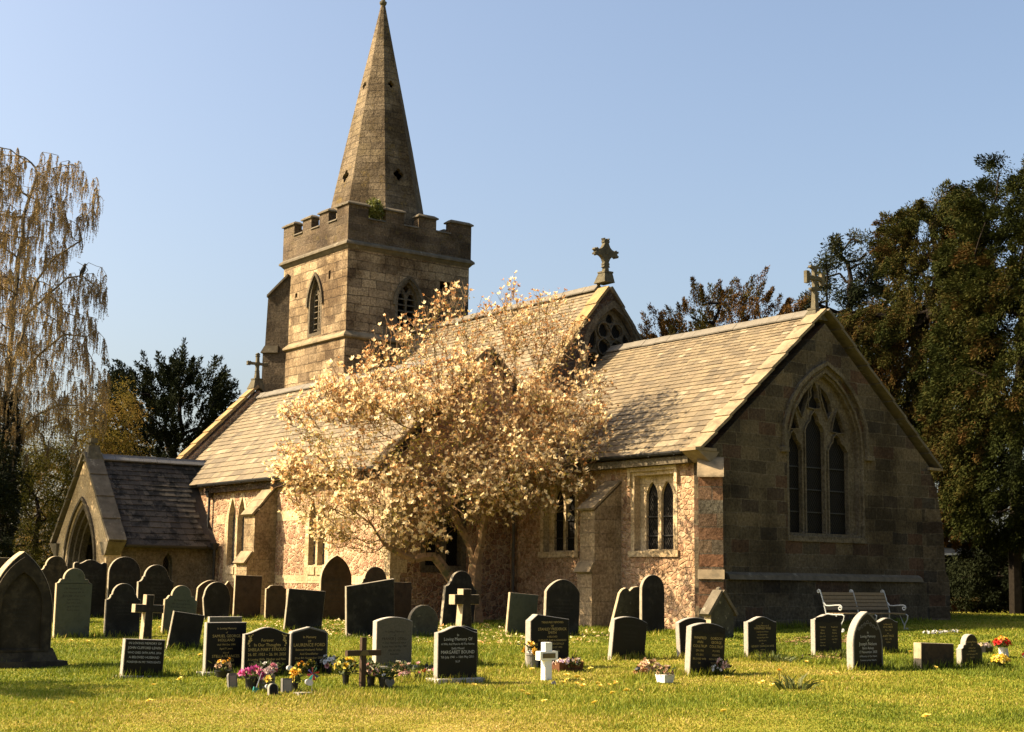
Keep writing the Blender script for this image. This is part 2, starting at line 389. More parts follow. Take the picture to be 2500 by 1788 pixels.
def foil(cx, cy, r, k=3, n=24, rot=math.pi/2, depth=.28):
    return [(cx+r*(1-depth+depth*abs(math.cos(k*(q-rot)/2))**.8)*math.cos(q), cy+r*(1-depth+depth*abs(math.cos(k*(q-rot)/2))**.8)*math.sin(q)) for q in (2*math.pi*i/n for i in range(n))]
# ------------------------------------------------------------------ ground
def build_ground():
    near = np.concatenate([np.arange(2, 13, 1.0), np.arange(13, 46, .3), np.arange(46, 80, 1.2), [85, 95, 110, 140, 200, 300, 500, 900]])
    lat = np.concatenate([[-700, -350, -180, -100, -70, -50, -40, -32], np.arange(-27, -13, 1.0), np.arange(-13, 13.01, .3), np.arange(14, 28, 1.0), [32, 40, 50, 70, 100, 180, 350, 700]])
    near = np.concatenate([[-300, -80, -25, -8], near])
    D, A = np.meshgrid(near, lat, indexing='ij')
    P = D[..., None]*FH+A[..., None]*RH
    P[..., 2] = gz(P[..., 0], P[..., 1])
    n, m = D.shape; idx = np.arange(n*m).reshape(n, m)
    F = np.stack([idx[:-1, :-1], idx[:-1, 1:], idx[1:, 1:], idx[1:, :-1]], -1).reshape(-1, 4)
    me = bpy.data.meshes.new('ground'); me.from_pydata(P.reshape(-1, 3).tolist(), [], F.tolist())
    mt, ns, ls, b = newmat('turf_soil', 1.0, .05); tc = nd(ns, 'TexCoord')
    n1 = noise(ns, ls, tc.outputs['Object'], .35, 5, .65); n2 = noise(ns, ls, tc.outputs['Object'], 5, 6, .7)
    f = mth(ns, ls, 'ADD', mth(ns, ls, 'MULTIPLY', n1.outputs[0], .6), mth(ns, ls, 'MULTIPLY', n2.outputs[0], .4))
    rp = ramp(ns, [(.36, (.13, .15, .018)), (.50, (.23, .22, .03)), (.60, (.32, .25, .055))]); ls.new(f, rp.inputs[0])
    ls.new(rp.outputs[0], b.inputs['Base Color']); bump(ns, ls, b, n2.outputs[0], .8, .05)
    me.materials.append(mt); me.polygons.foreach_set('use_smooth', np.ones(len(me.polygons), bool))
    o = bpy.data.objects.new('ground', me); COL.objects.link(o); tag(o, kind='structure')
build_ground()

# ------------------------------------------------------------------ the church
CO = (-40.0, 26.0, 0.0)
church = thing('church', CO, 'old stone parish church with square west tower, spire and slate roofs', 'church')
def frS(y): return (Vector((0, y, 0)), Vector((1, 0, 0)), Vector((0, -1, 0)), Vector((0, 0, 1)))
def frE(x): return (Vector((x, 0, 0)), Vector((0, 1, 0)), Vector((1, 0, 0)), Vector((0, 0, 1)))
def part(mb, name, mat, parent=church, **k): return mb.build(name, mat, parent, CO, **k)
def wall(name, fr, outline, holes, mat, t=.5, c0=0):
    mb = MB(); mb.plate(fr, outline, holes, c0, t); return part(mb, name, mat)
def window(fr, opening, lights, sw=.16, recess=.22, stone='dressed', pane='glass', proud=.012, extra=None, hood=None, bars=()):
    mb = MB()
    mb.plate(fr, inflate(opening, sw), [opening], proud, recess+.25)
    mb.plate(fr, inflate(opening, .02), lights, -recess, .13)
    if extra: extra(mb)
    if hood: mb.ring(fr, hood, .11, proud+.075, .10)
    w = part(mb, 'window', MT[stone])
    if pane:
        p = MB(); p.plate(fr, inflate(opening, .03), (), -recess-.085, .03); part(p, 'pane', MT[pane], w)
    if bars:
        for (u0, u1, z) in bars:
            p = MB(); O, U, N, W = fr; p.obox(O+U*u0+W*z-N*(recess+.07), U*(u1-u0), N*.03, W*.03)
            part(p, 'saddle_bar', MT['iron'], w)
    return w
def rows(S, h0, h1):
    L = [0.0]
    while L[-1] < S:
        k = min(1, L[-1]/S); L.append(L[-1]+h0+(h1-h0)*k)
    L[-1] = S; return L
def slates(o, ux, L, us, S, mat, h0=.30, h1=.17, w=.30, name='roof', parent=church, thick=.020, seed=1, clip=None, base=True):
    """one roof slope, every slate its own tilted slab; o = eave corner"""
    rg = random.Random(seed); o = Vector(o); ux = Vector(ux); us = Vector(us); nn = ux.cross(us).normalized()
    if nn.z < 0: nn = -nn
    mb = MB(); rr = rows(S, h0, h1)
    for i in range(len(rr)-1):
        a, b = rr[i], rr[i+1]; x = -rg.random()*w
        bandt = rg.uniform(-.05, .05)
        while x < L:
            ww = w*rg.uniform(.72, 1.25)*(1.15-.3*a/S); x0, x1 = max(x, 0), min(x+ww-.006, L); x += ww
            if x1-x0 < .03 or (clip and clip((x0+x1)/2, (a+b)/2)): continue
            d = rg.uniform(-.006, .006); th = thick+rg.uniform(0, .012); sk = rg.uniform(-.005, .005)
            lo = o+us*(a-.012+d); hi = o+us*(b+.015)
            p = [lo+ux*x0+nn*th, lo+ux*x1+nn*(th+sk), hi+ux*x1+nn*.002, hi+ux*x0+nn*.002, lo+ux*x0-nn*.01, lo+ux*x1-nn*.01]
            mb.ct = min(1, max(0, rg.gauss(.48+bandt, .27) if rg.random() > .05 else rg.uniform(.85, 1)))
            mb.add(p, [(0, 1, 2, 3), (4, 5, 1, 0), (4, 0, 3), (1, 5, 2)])
    ob = part(mb, name, MT[mat], parent, tint=True)
    if base:
        q = MB(); q.obox(o-nn*.02, ux*L, us*S, -nn*.10); part(q, 'roof_boarding', MT['under'], ob)
    return ob
def slabs(o, along, L, across, w, nn, n, mat, th=.09, name='coping', ov=.06, extra=None):
    """row of overlapping flat stones up a slope"""
    o, along, across, nn = map(Vector, (o, along, across, nn)); mb = MB(); st = L/n
    for i in range(n):
        a = i*st-(ov if i else 0); b = (i+1)*st
        lift = .035
        p0 = o+along*a+nn*lift; p1 = o+along*b
        jx = random.uniform(-.012, .012)
        A = across*(w+jx)
        mb.hexa([p0, p0+A, p1+A, p1, p0+nn*th, p0+A+nn*th, p1+A+nn*th, p1+nn*th])
    if extra: extra(mb)
    return part(mb, name, MT[mat])
def ridge(p0, p1, n, mat='ridge', r=.12, name='ridge_tile', drop=.15):
    p0, p1 = Vector(p0), Vector(p1); d = (p1-p0); L = d.length; d.normalize(); s = Vector((-d.y, d.x, 0)); mb = MB()
    for i in range(n):
        a = p0+d*(L*i/n+.004); b = p0+d*(L*(i+1)/n-.004); j = random.uniform(-.008, .008)
        sec = [(-.20, -drop), (-.21, -drop+.035), (-.05, .03), (-.035, .075), (.035, .075), (.05, .03), (.21, -drop+.035), (.20, -drop)]
        vs = [q+s*x+Vector((0, 0, z+j)) for q in (a, b) for x, z in sec]; m = len(sec)
        mb.add(vs, [(k, (k+1) % m, m+(k+1) % m, m+k) for k in range(m)]+[tuple(range(m-1, -1, -1)), tuple(range(m, 2*m))])
    return part(mb, name, MT[mat])
def gutter(p0, p1, r=.065):
    mb = MB(); p0, p1 = Vector(p0), Vector(p1); d = (p1-p0).normalized(); s = Vector((-d.y, d.x, 0))
    sec = [(-r, .03), (-r, -.01), (-r*.7, -r*.8), (0, -r), (r*.7, -r*.8), (r, -.01), (r, .03), (r*.85, .03), (r*.8, 0), (0, -r*.8), (-r*.8, 0), (-r*.85, .03)]
    m = len(sec); vs = [q+s*x+Vector((0, 0, z)) for q in (p0, p1) for x, z in sec]
    mb.add(vs, [(k, (k+1) % m, m+(k+1) % m, m+k) for k in range(m)])
    n = int((p1-p0).length/1.0)
    for i in range(n+1):
        q = p0+(p1-p0)*((i+.3)/(n+.6)); mb.obox(q-s*r*.9-d*.02+Vector((0, 0, -r*1.25)), s*r*1.8, d*.04, Vector((0, 0, .02)))
    return part(mb, 'gutter', MT['iron'])
def downpipe(x, y, z0, z1, mat='iron', hop=True):
    mb = MB(); mb.tube([(x, y, z0), (x, y, z1)], .045, 8)
    for z in np.arange(z0+.5, z1, 1.5): mb.tube([(x, y, z), (x, y, z+.09)], .062, 8)
    if hop: mb.hexa([(x-.07, y-.07, z1), (x+.07, y-.07, z1), (x+.07, y+.07, z1), (x-.07, y+.07, z1), (x-.13, y-.13, z1+.22), (x+.13, y-.13, z1+.22), (x+.13, y+.1, z1+.22), (x-.13, y+.1, z1+.22)])
    return part(mb, 'downpipe', MT[mat])
def buttress(x0, x1, yw, prof, mat='buttress', caps=()):
    """south-facing buttress: prof = [(projection, z)] outline from the foot up to the wall"""
    mb = MB(); pr = [(0, -.3)]+list(prof)
    n = len(pr); vs = [(x0, yw-p, z) for p, z in pr]+[(x1, yw-p, z) for p, z in pr]
    mb.add(vs, [tuple(range(n)), tuple(range(2*n-1, n-1, -1))]+[((i+1) % n, i, i+n, (i+1) % n+n) for i in range(n)])
    ob = part(mb, 'buttress', MT[mat])
    if caps:
        for (pa, za, pb, zb) in caps:   # weathering slabs from lower outer (pa,za) to upper inner (pb,zb)
            n_ = Vector((0, -(zb-za), (pa-pb))).normalized()
            if n_.y > 0: n_ = Vector((0, -n_.y, n_.z))
            st = Vector((0, -(pb-pa), zb-za)); Ls = st.length; st.normalize(); k = max(1, round(Ls/.32))
            for i in range(k):
                a = Vector((x0-.03, yw-pa, za))+st*(Ls*i/k-(.05 if i == 0 else .02)); 
                c = MB(); c.obox(a+n_*.004, (x1-x0+.06, 0, 0), st*(Ls/k+.01), n_*(.07-.012*(i % 2))); part(c, 'weathering', MT['coping'], ob)
    return ob

# --- chancel
xe, yc, yn, yr = -26.43, 25.96, 34.73, 30.35
FE = frE(xe)
ewin = [(28.82, 2.87)]+[(28.82, 5.2), (28.87, 5.6), (29.09, 6.19), (29.46, 6.7), (29.88, 7.07), (30.32, 7.30), (30.76, 7.07), (31.14, 6.73), (31.46, 6.30), (31.68, 5.80), (31.75, 5.2)]+[(31.75, 2.87)]
einn = inflate(ewin, -.075)
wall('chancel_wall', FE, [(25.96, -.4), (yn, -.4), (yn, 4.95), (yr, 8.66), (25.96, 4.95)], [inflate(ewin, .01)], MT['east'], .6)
lights = [[(28.90, 2.95), (28.90, 5.15), (28.93, 5.34), (29.06, 5.44), (29.10, 5.58), (29.18, 5.64), (29.27, 5.55), (29.32, 5.42), (29.45, 5.30), (29.50, 5.15), (29.50, 2.95)],
          [(29.66, 2.95), (29.66, 5.70), (29.74, 5.86), (29.86, 5.96), (29.90, 6.10), (30.02, 6.22), (30.15, 6.10), (30.19, 5.96), (30.31, 5.85), (30.40, 5.70), (30.40, 2.95)],
          [(30.57, 2.95), (30.57, 5.20), (30.68, 5.36), (30.76, 5.44), (30.79, 5.56), (30.90, 5.66), (31.03, 5.56), (31.09, 5.42), (31.20, 5.36), (31.34, 5.2), (31.34, 2.95)],
          [(29.02, 5.74), (29.06, 5.98), (29.18, 6.26), (29.29, 6.02), (29.38, 5.76), (29.20, 5.74)],
          [(29.36, 6.45), (29.54, 6.68), (29.78, 6.86), (29.74, 6.60), (29.65, 6.38), (29.53, 6.12), (29.44, 6.28)],
          [(30.03, 7.00), (30.14, 6.78), (30.12, 6.60), (30.23, 6.48), (30.23, 6.36), (30.03, 6.34), (29.83, 6.36), (29.84, 6.48), (29.95, 6.62), (29.93, 6.80)],
          [(30.30, 6.88), (30.52, 6.70), (30.66, 6.50), (30.70, 6.28), (30.58, 6.12), (30.46, 6.38), (30.36, 6.62)],
          [(30.95, 6.28), (31.10, 6.0), (31.20, 5.76), (31.00, 5.74), (30.76, 5.76), (30.84, 6.02)]]
lights = lights[:3]+[inflate(l if sum(l[i][0]*l[(i+1) % len(l)][1]-l[(i+1) % len(l)][0]*l[i][1] for i in range(len(l))) < 0 else l[::-1], .03) for l in lights[3:]]
lights = [l if sum(l[i][0]*l[(i+1) % len(l)][1]-l[(i+1) % len(l)][0]*l[i][1] for i in range(len(l))) < 0 else l[::-1] for l in lights]
def etr(mb):
    mb.plate(FE, inflate(ewin, .004), [einn], -.06, .2)                       # inner order
    for l in lights: mb.ring(FE, l, .035, -.145, .06, closed=True)             # moulded edges of the tracery
    mb.plate(FE, [(28.74, 2.72), (28.74, 2.87), (31.83, 2.87), (31.83, 2.72)], (), .045, .2)
hood = [(28.70, 5.14), (28.69, 5.71), (28.89, 6.29), (29.28, 6.81), (29.77, 7.22), (30.32, 7.50), (30.87, 7.22), (31.29, 6.86), (31.64, 6.40), (31.83, 5.90), (31.90, 5.10)]
def etr2(mb):
    etr(mb); mb.box(xe-.02, xe+.11, 28.50, 28.74, 5.04, 5.17); mb.box(xe-.02, xe+.11, 31.86, 32.16, 5.0, 5.13)
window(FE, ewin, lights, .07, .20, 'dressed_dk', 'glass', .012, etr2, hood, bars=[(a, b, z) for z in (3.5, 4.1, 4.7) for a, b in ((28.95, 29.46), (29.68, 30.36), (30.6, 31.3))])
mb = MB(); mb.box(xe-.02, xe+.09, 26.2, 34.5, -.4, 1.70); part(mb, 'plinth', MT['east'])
mb = MB(); 
for i in range(14):
    a = 26.45+i*.545; mb.hexa([(xe+.05, a, 1.70), (xe+.17, a, 1.70), (xe+.17, a+.54, 1.70), (xe+.05, a+.54, 1.70), (xe-.02, a, 1.90), (xe+.12, a, 1.82), (xe+.12, a+.54, 1.82), (xe-.02, a+.54, 1.90)])
part(mb, 'string_course', MT['coping_dk'])
FSc = frS(yc)
w2 = [(-29.30, 2.42), (-29.30, 4.40), (-27.78, 4.40), (-27.78, 2.42)]
w1 = [(-33.22, 2.42), (-33.22, 4.30), (-31.80, 4.30), (-31.80, 2.42)]
wall('chancel_wall', FSc, [(-35.4, -.4), (xe-.15, -.4), (xe-.15, 4.98), (-35.4, 4.98)], [inflate(w2, .01), inflate(w1, .01)], MT['rubble2'], .58, -.002)
wall('chancel_wall', frS(yn-.003), [(-35.4, -.4), (xe-.2, -.4), (xe-.2, 4.98), (-35.4, 4.98)], [], MT['rubble_dk'], .5, .5)
for (a, b, c, d_) in ((-29.06, -28.60, -28.48, -28.02), (-32.98, -32.56, -32.46, -32.04)):
    op = w2 if a > -30 else w1
    def hd(mb, op=op):
        u0, u1, z1 = op[0][0]-.2, op[2][0]+.2, op[1][1]
        mb.plate(FSc, [(u0, z1+.10), (u0, z1+.21), (u1, z1+.21), (u1, z1+.10)], (), .10, .12)
        mb.plate(FSc, [(u0, z1-.25), (u0, z1+.098), (u0+.1, z1+.098), (u0+.1, z1-.25)], (), .09, .1); mb.plate(FSc, [(u1-.1, z1-.25), (u1-.1, z1+.098), (u1, z1+.098), (u1, z1-.25)], (), .09, .1)
        mb.plate(FSc, [(u0, op[0][1]-.16), (u0, op[0][1]+.0), (u1, op[0][1]), (u1, op[0][1]-.16)], (), .06, .3)
    window(FSc, op, [lancet(a, b, 2.46, 3.80, 4.24), lancet(c, d_, 2.46, 3.80, 4.24)], .14, .20, 'dressed', 'glass', .012, hd, bars=[(a, d_, 3.3), (a, d_, 2.8)])
k = (8.82-5.13)/(30.35-26.1); us = Vector((0, 1, k)).normalized()
ez = 4.92; ey = 25.66; SLc = Vector((0, yr-ey, (yr-ey)*k)).length
slates((-35.45, ey, ez), (1, 0, 0), 8.72, us, SLc, 'slate', .28, .145, .30, seed=2)
slates((-35.45, 2*yr-ey, ez), (1, 0, 0), 8.72, (0, -us.y, us.z), SLc, 'slate', .5, .4, .6, seed=3)
nS = Vector((0, -us.z, us.y))
slabs((-26.86, ey-.06, ez-.02), us, SLc+.06, (1, 0, 0), .54, nS, 9, 'coping', .075)
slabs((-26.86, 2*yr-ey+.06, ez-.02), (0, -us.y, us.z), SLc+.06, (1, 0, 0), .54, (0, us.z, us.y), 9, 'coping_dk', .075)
ridge((-35.4, yr, ez+(yr-ey)*k+.05), (-26.9, yr, ez+(yr-ey)*k+.05), 15)
mb = MB(); mb.hexa([(-26.95, 25.86, 4.62), (-26.36, 25.86, 4.62), (-26.36, 25.98, 4.62), (-26.95, 25.98, 4.62), (-26.95, 25.46, 4.88), (-26.36, 25.46, 4.88), (-26.36, 26.2, 4.88), (-26.95, 26.2, 4.88)]); mb.box(-26.92, -26.345, 25.36, 26.1, 4.885, 4.96); part(mb, 'kneeler', MT['coping'])
mb = MB(); mb.box(-26.92, -26.345, 34.6, 35.2, 4.885, 4.96); part(mb, 'kneeler', MT['coping'])
gutter((-35.3, 25.56, 4.90), (-27.0, 25.56, 4.90)); downpipe(-34.50, 25.84, .3, 4.72, 'pipe')
mb = MB(); mb.box(-35.3, -26.95, 25.66, 25.96, 4.62, 4.80); part(mb, 'wall_plate', MT['dressed_dk'])
# diagonal buttresses on the two east corners
def diag(cx, cy, ax, prof, w, mat, capm='coping'):
    ax = Vector(ax).normalized(); s = Vector((-ax.y, ax.x, 0)); mb = MB(); pr = [(-.5, -.4)]+prof; n = len(pr)
    c = Vector((cx, cy, 0)); vs = [c+ax*p+s*(sg*w/2)+Vector((0, 0, z)) for sg in (-1, 1) for p, z in pr]
    mb.add(vs, [tuple(range(n)), tuple(range(2*n-1, n-1, -1))]+[((i+1) % n, i, i+n, (i+1) % n+n) for i in range(n)])
    return part(mb, 'buttress', MT[mat])
bp = [(.62, -.4), (.62, 1.72), (.52, 1.90), (.52, 4.22), (-.02, 4.66), (-.5, 4.66)]
diag(xe, yc, (1, -1, 0), bp, .60, 'quoin')
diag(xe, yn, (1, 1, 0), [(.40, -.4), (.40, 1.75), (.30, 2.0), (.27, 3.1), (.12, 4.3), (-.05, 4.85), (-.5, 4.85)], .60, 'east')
mb = MB(); c = Vector((xe, yc, 0)); a_ = Vector((1, -1, 0)).normalized(); s_ = Vector((1, 1, 0)).normalized()
for sgn in (0,): mb.hexa([c+a_*p+s_*(w*.33)+Vector((0, 0, z)) for p, w, z in ((.60, -1, 4.20), (.60, 1, 4.20), (-.06, 1, 4.72), (-.06, -1, 4.69), (.585, -1, 4.235), (.585, 1, 4.235), (-.06, 1, 4.74), (-.06, -1, 4.74))])
part(mb, 'weathering', MT['coping']); mb = MB()
mb.hexa([c+a_*p+s_*(w*.325)+Vector((0, 0, z)) for p, w, z in ((.665, -1, 1.70), (.665, 1, 1.70), (.3, 1, 1.70), (.3, -1, 1.70), (.54, -1, 1.93), (.54, 1, 1.93), (.3, 1, 1.93), (.3, -1, 1.93))])
part(mb, 'weathering', MT['coping'])
buttress(-30.44, -29.84, yc, [(1.02, -.3), (1.02, 1.84), (.93, 2.08), (.93, 3.46), (.0, 4.22)], 'buttress', [(1.05, 1.86, .90, 2.12), (.96, 3.50, .02, 4.27)])
mb = MB(); mb.box(-34.8, -30.45, yc-.05, yc+.05, -.3, .75); mb.box(-29.83, -26.9, yc-.05, yc+.05, -.3, .55); part(mb, 'plinth', MT['rubble2'])
# --- nave
xn = -35.48; FN = frE(xn)
nw_out = [(29.38, 8.10), (29.38, 8.75)]+[(29.44, 9.1), (29.62, 9.55), (29.9, 9.95), (30.2, 10.22), (30.54, 10.42), (30.88, 10.22), (31.18, 9.95), (31.46, 9.55), (31.64, 9.1), (31.70, 8.75)]+[(31.70, 8.10)]
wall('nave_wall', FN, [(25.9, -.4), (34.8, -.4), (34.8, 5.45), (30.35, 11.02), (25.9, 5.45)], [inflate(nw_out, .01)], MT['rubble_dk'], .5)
def cw(l): return l if sum(l[i][0]*l[(i+1) % len(l)][1]-l[(i+1) % len(l)][0]*l[i][1] for i in range(len(l))) < 0 else l[::-1]
cir = [(30.27, 9.66, .25), (30.81, 9.66, .25), (30.27, 9.12, .25), (30.81, 9.12, .25), (29.80, 8.66, .24), (31.28, 8.66, .24), (30.54, 8.60, .24)]
nl = [cw(foil(cx, cy, r-.015, 3, 24, math.pi/2+.3*i)) for i, (cx, cy, r) in enumerate(cir)]+[cw(foil(30.54, 10.07, .17, 3, 18))]+[cw([(29.60, 9.12), (29.72, 9.42), (29.92, 9.66), (29.98, 9.42), (29.95, 9.18), (29.88, 9.0), (29.66, 9.0)]), cw([(31.48, 9.12), (31.36, 9.42), (31.16, 9.66), (31.10, 9.42), (31.13, 9.18), (31.2, 9.0), (31.42, 9.0)])]
def ntr(mb):
    for cx, cy, r in cir: mb.ring(FN, [(cx+r*math.cos(q), cy+r*math.sin(q)) for q in (2*math.pi*i/20 for i in range(20))], -.035, -.145, .1, closed=True)
window(FN, nw_out, nl, .2, .22, 'dressed_dk', 'glass', .012, ntr)
kn = 1.25; usn = Vector((0, 1, kn)).normalized(); nyr, nzr = 30.35, 11.13
nyb = 26.3; nzb = nzr-kn*(nyr-nyb); SLn = Vector((0, nyr-nyb, nzr-nzb)).length
slates((-47.25, nyb, nzb), (1, 0, 0), 11.6, usn, SLn, 'slate', .26, .15, .30, seed=5)
slates((-47.25, 2*nyr-nyb, nzb), (1, 0, 0), 11.6, (0, -usn.y, usn.z), SLn, 'slate', .5, .4, .6, seed=6)
slabs((-35.98, 26.0, 5.62), usn, 6.95, (1, 0, 0), .56, (0, -usn.z, usn.y), 9, 'coping_gold', .09)
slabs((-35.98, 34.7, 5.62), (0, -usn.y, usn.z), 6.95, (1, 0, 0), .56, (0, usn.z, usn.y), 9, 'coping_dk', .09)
ridge((-47.2, yr, nzr+.05), (-36.0, yr, nzr+.05), 18)
wall('nave_wall', frS(25.95), [(-47.2, -.4), (-35.5, -.4), (-35.5, 5.4), (-47.2, 5.4)], [], MT['rubble_dk'], .4)
wall('nave_wall', frS(34.8), [(-47.2, -.4), (-35.5, -.4), (-35.5, 5.4), (-47.2, 5.4)], [], MT['rubble_dk'], .4, .4)
# --- south aisle
ya, xa0, xa1 = 21.8, -50.1, -34.8; FA = frS(ya)
A1 = [cw(lancet(-45.02, -44.46, 1.98, 3.35, 4.22)), cw(lancet(-44.32, -43.76, 1.98, 3.35, 4.22))]
A2 = [cw(lancet(-39.46, -39.02, 1.98, 3.2, 4.02)), cw(lancet(-38.90, -38.46, 1.98, 3.2, 4.02))]
A3 = [cw(lancet(-36.96, -36.52, 1.98, 3.2, 4.02))]
wall('aisle_wall', FA, [(xa0+.003, -.4), (xa1-.003, -.4), (xa1-.003, 4.72), (xa0+.003, 4.72)], [inflate(l, .02) for l in A1+A2], MT['rubble'], .6)
def lancets(op, L):
    mb = MB()
    us_ = [min(p[0] for p in l) for l in L]; ue = [max(p[0] for p in l) for l in L]
    out = [(us_[0]-.24, 1.9)]
    for i, l in enumerate(L):
        ap = max(p[1] for p in l); mid = (us_[i]+ue[i])/2
        if i: out.append(((ue[i-1]+us_[i])/2, ap-.42))
        out += [(us_[i]-(.24 if i == 0 else .0), ap-.80), (mid-.10, ap+.14), (mid+.10, ap+.14)]
        out += [(ue[i]+(.24 if i == len(L)-1 else 0), ap-.80)]
    out.append((ue[-1]+.24, 1.9))
    mb.plate(FA, out, L, .014, .50)
    for i in range(len(L)): mb.hexa([(us_[i]-.02, ya+.28, 1.86), (us_[i]-.02, ya-.05, 1.70), (ue[i]+.02, ya-.05, 1.70), (ue[i]+.02, ya+.28, 1.86), (us_[i]-.02, ya+.28, 2.06), (us_[i]-.02, ya-.05, 1.93), (ue[i]+.02, ya-.05, 1.93), (ue[i]+.02, ya+.28, 2.06)])
    mb.plate(FA, [(us_[0]-.26, 1.45), (us_[0]-.26, 1.898), (ue[-1]+.26, 1.898), (ue[-1]+.26, 1.45)], (), .016, .3)
    w = part(mb, 'window', MT['dressed'])
    p = MB()
    for i in range(len(L)): p.plate(FA, [(us_[i]-.02, 1.95), (us_[i]-.02, 4.2), (ue[i]+.02, 4.2), (ue[i]+.02, 1.95)], (), -.17, .03)
    part(p, 'pane', MT['glass_pale'], w)
    for i in range(len(L)):
        for z in (2.25, 2.85, 3.45): p = MB(); p.box(us_[i]-.02, ue[i]+.02, ya+.145, ya+.165, z, z+.03); part(p, 'saddle_bar', MT['iron'], w)
lancets(None, A1); lancets(None, A2)
mb = MB()
for (a, b, z0, z1) in ((-43.45, -42.35, 3.36, 3.66), (-41.55, -39.74, 3.36, 3.66), (-45.92, -45.30, 3.36, 3.66), (-38.20, -35.2, 3.36, 3.66), (-41.55, -39.74, 1.44, 1.68), (-43.45, -42.35, 1.44, 1.68), (-38.18, -35.2, 1.44, 1.68)):
    mb = MB(); mb.box(a, b, ya-.010, ya+.05, z0, z1); part(mb, 'stone_band', MT['dressed'])
mb = MB()
for i in range(12): mb.box(xa1-(.55 if i % 2 else .32), xa1+.012, ya-.012, ya+(.32 if i % 2 else .55), .3+i*.37, .66+i*.37)
part(mb, 'quoins', MT['dressed'])
wall('aisle_wall', frE(xa1), [(21.802, -.4), (26.6, -.4), (26.6, 6.55), (25.1, 8.05), (21.802, 4.72)], [inflate(lancet(22.95, 23.5, 2.0, 3.5, 4.2), .02), inflate(lancet(23.66, 24.21, 2.0, 3.5, 4.2), .02)], MT['rubble'], .5)
e1 = MB(); e1.plate(frE(xa1), inflate(lancet(22.95, 24.21, 1.95, 3.5, 4.6), .15), [lancet(22.95, 23.5, 2.0, 3.5, 4.2), lancet(23.66, 24.21, 2.0, 3.5, 4.2)], .012, .35); ew = part(e1, 'window', MT['dressed_dk'])
e1 = MB(); e1.plate(frE(xa1), [(22.9, 1.95), (22.9, 4.3), (24.26, 4.3), (24.26, 1.95)], (), -.25, .03); part(e1, 'pane', MT['glass'], ew)
wall('aisle_wall', frE(xa0), [(21.8, -.4), (26.6, -.4), (26.6, 7.10), (25.1, 8.60), (21.8, 5.30)], [], MT['rubble'], .45, .45)
usa = Vector((0, 1, 1)).normalized(); SLa = 3.62*math.sqrt(2)
slates((xa0+.4, 21.48, 4.73), (1, 0, 0), xa1-xa0-.45, usa, SLa, 'slate', .30, .165, .33, seed=8)
slates((xa0+.4, 26.8, 6.65), (1, 0, 0), xa1-xa0-.45, (0, -usa.y, usa.z), 1.7*math.sqrt(2), 'slate', .4, .3, .5, seed=9)
ridge((xa0+.4, 25.1, 8.40), (xa1-.05, 25.1, 8.40), 24)
slabs((xa0-.05, 21.35, 4.98), usa, 3.75*math.sqrt(2), (1, 0, 0), .50, (0, -usa.z, usa.y), 8, 'coping_gold', .10)
slabs((xa0-.05, 26.85, 6.98), (0, -usa.y, usa.z), 1.75*math.sqrt(2), (1, 0, 0), .50, (0, usa.z, usa.y), 4, 'coping_dk', .10)
slabs((xa1-.40, 21.42, 4.74), usa, 3.68*math.sqrt(2), (1, 0, 0), .46, (0, -usa.z, usa.y), 8, 'coping', .09)
slabs((xa1-.40, 26.6, 6.92), (0, -usa.y, usa.z), 1.5*math.sqrt(2), (1, 0, 0), .46, (0, usa.z, usa.y), 4, 'coping_dk', .09)
gutter((-46.6, 21.40, 4.70), (xa1-.4, 21.40, 4.70)); downpipe(-46.32, 21.68, 1.5, 4.28)
mb = MB(); mb.box(-46.6, xa1, 21.6, 21.8, 4.42, 4.60); part(mb, 'wall_plate', MT['rubble_dk'])
buttress(-42.32, -41.60, ya, [(.98, -.3), (.98, 2.02), (.76, 2.36), (.76, 3.52), (.0, 4.42)], 'buttress', [(1.02, 2.04, .74, 2.40), (.80, 3.55, .02, 4.45)])
# --- porch
xp, yp = -48.29, 18.0; FP = frS(yp)
pout = [(-50.60, -.4), (-50.60, 2.72), (xp, 5.52), (-45.97, 2.72), (-45.97, -.4)]
door = lancet(-49.62, -47.02, -.38, 1.75, 3.98, 10)
wall('porch_wall', FP, pout, [inflate(door, .015)], MT['dressed'], .5)
mb = MB()
for i, (dd, c0) in enumerate(((0, -.02), (-.14, -.16), (-.28, -.30))):
    mb.plate(FP, inflate(door, dd+.012), [inflate(door, dd-.13)], c0, .16 if i < 2 else .22)
mb.ring(FP, arch(-49.74, -46.90, 1.75, 4.12, 10), .10, .07, .12)
part(mb, 'doorway', MT['dressed_dk'])
mb = MB()
for i in range(13): mb.box(-49.25+i*.15, -49.13+i*.15, 18.30, 18.34, .3, 1.45+.0*i)
for z in (.5, 1.3): mb.box(-49.28, -47.3, 18.34, 18.37, z, z+.1)
part(mb, 'gate', MT['oak'])
mb = MB(); mb.plate(frS(21.78), lancet(-49.0, -47.6, .2, 2.0, 3.2), (), .03, .03); part(mb, 'door', MT['oak'])
mb = MB(); mb.box(-50.3, -46.25, 18.5, 21.75, .30, .36); part(mb, 'porch_floor', MT['dark'])
FPe = frE(-45.97); pl = lancet(19.95, 20.29, 1.45, 2.0, 2.36)
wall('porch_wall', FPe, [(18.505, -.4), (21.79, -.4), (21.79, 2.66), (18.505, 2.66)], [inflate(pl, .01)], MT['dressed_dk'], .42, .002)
window(FPe, pl, [inflate(pl, -.05)], .11, .16, 'dressed_dk', 'glass')
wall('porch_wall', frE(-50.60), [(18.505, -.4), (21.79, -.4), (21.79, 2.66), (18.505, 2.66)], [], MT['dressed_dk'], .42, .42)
kp = (5.60-2.62)/(xp+45.70)*-1; kp = (5.60-2.62)/((-45.70)-xp); upe = Vector((-1, 0, kp)).normalized(); SLp = Vector((-45.70-xp, 0, 2.98)).length
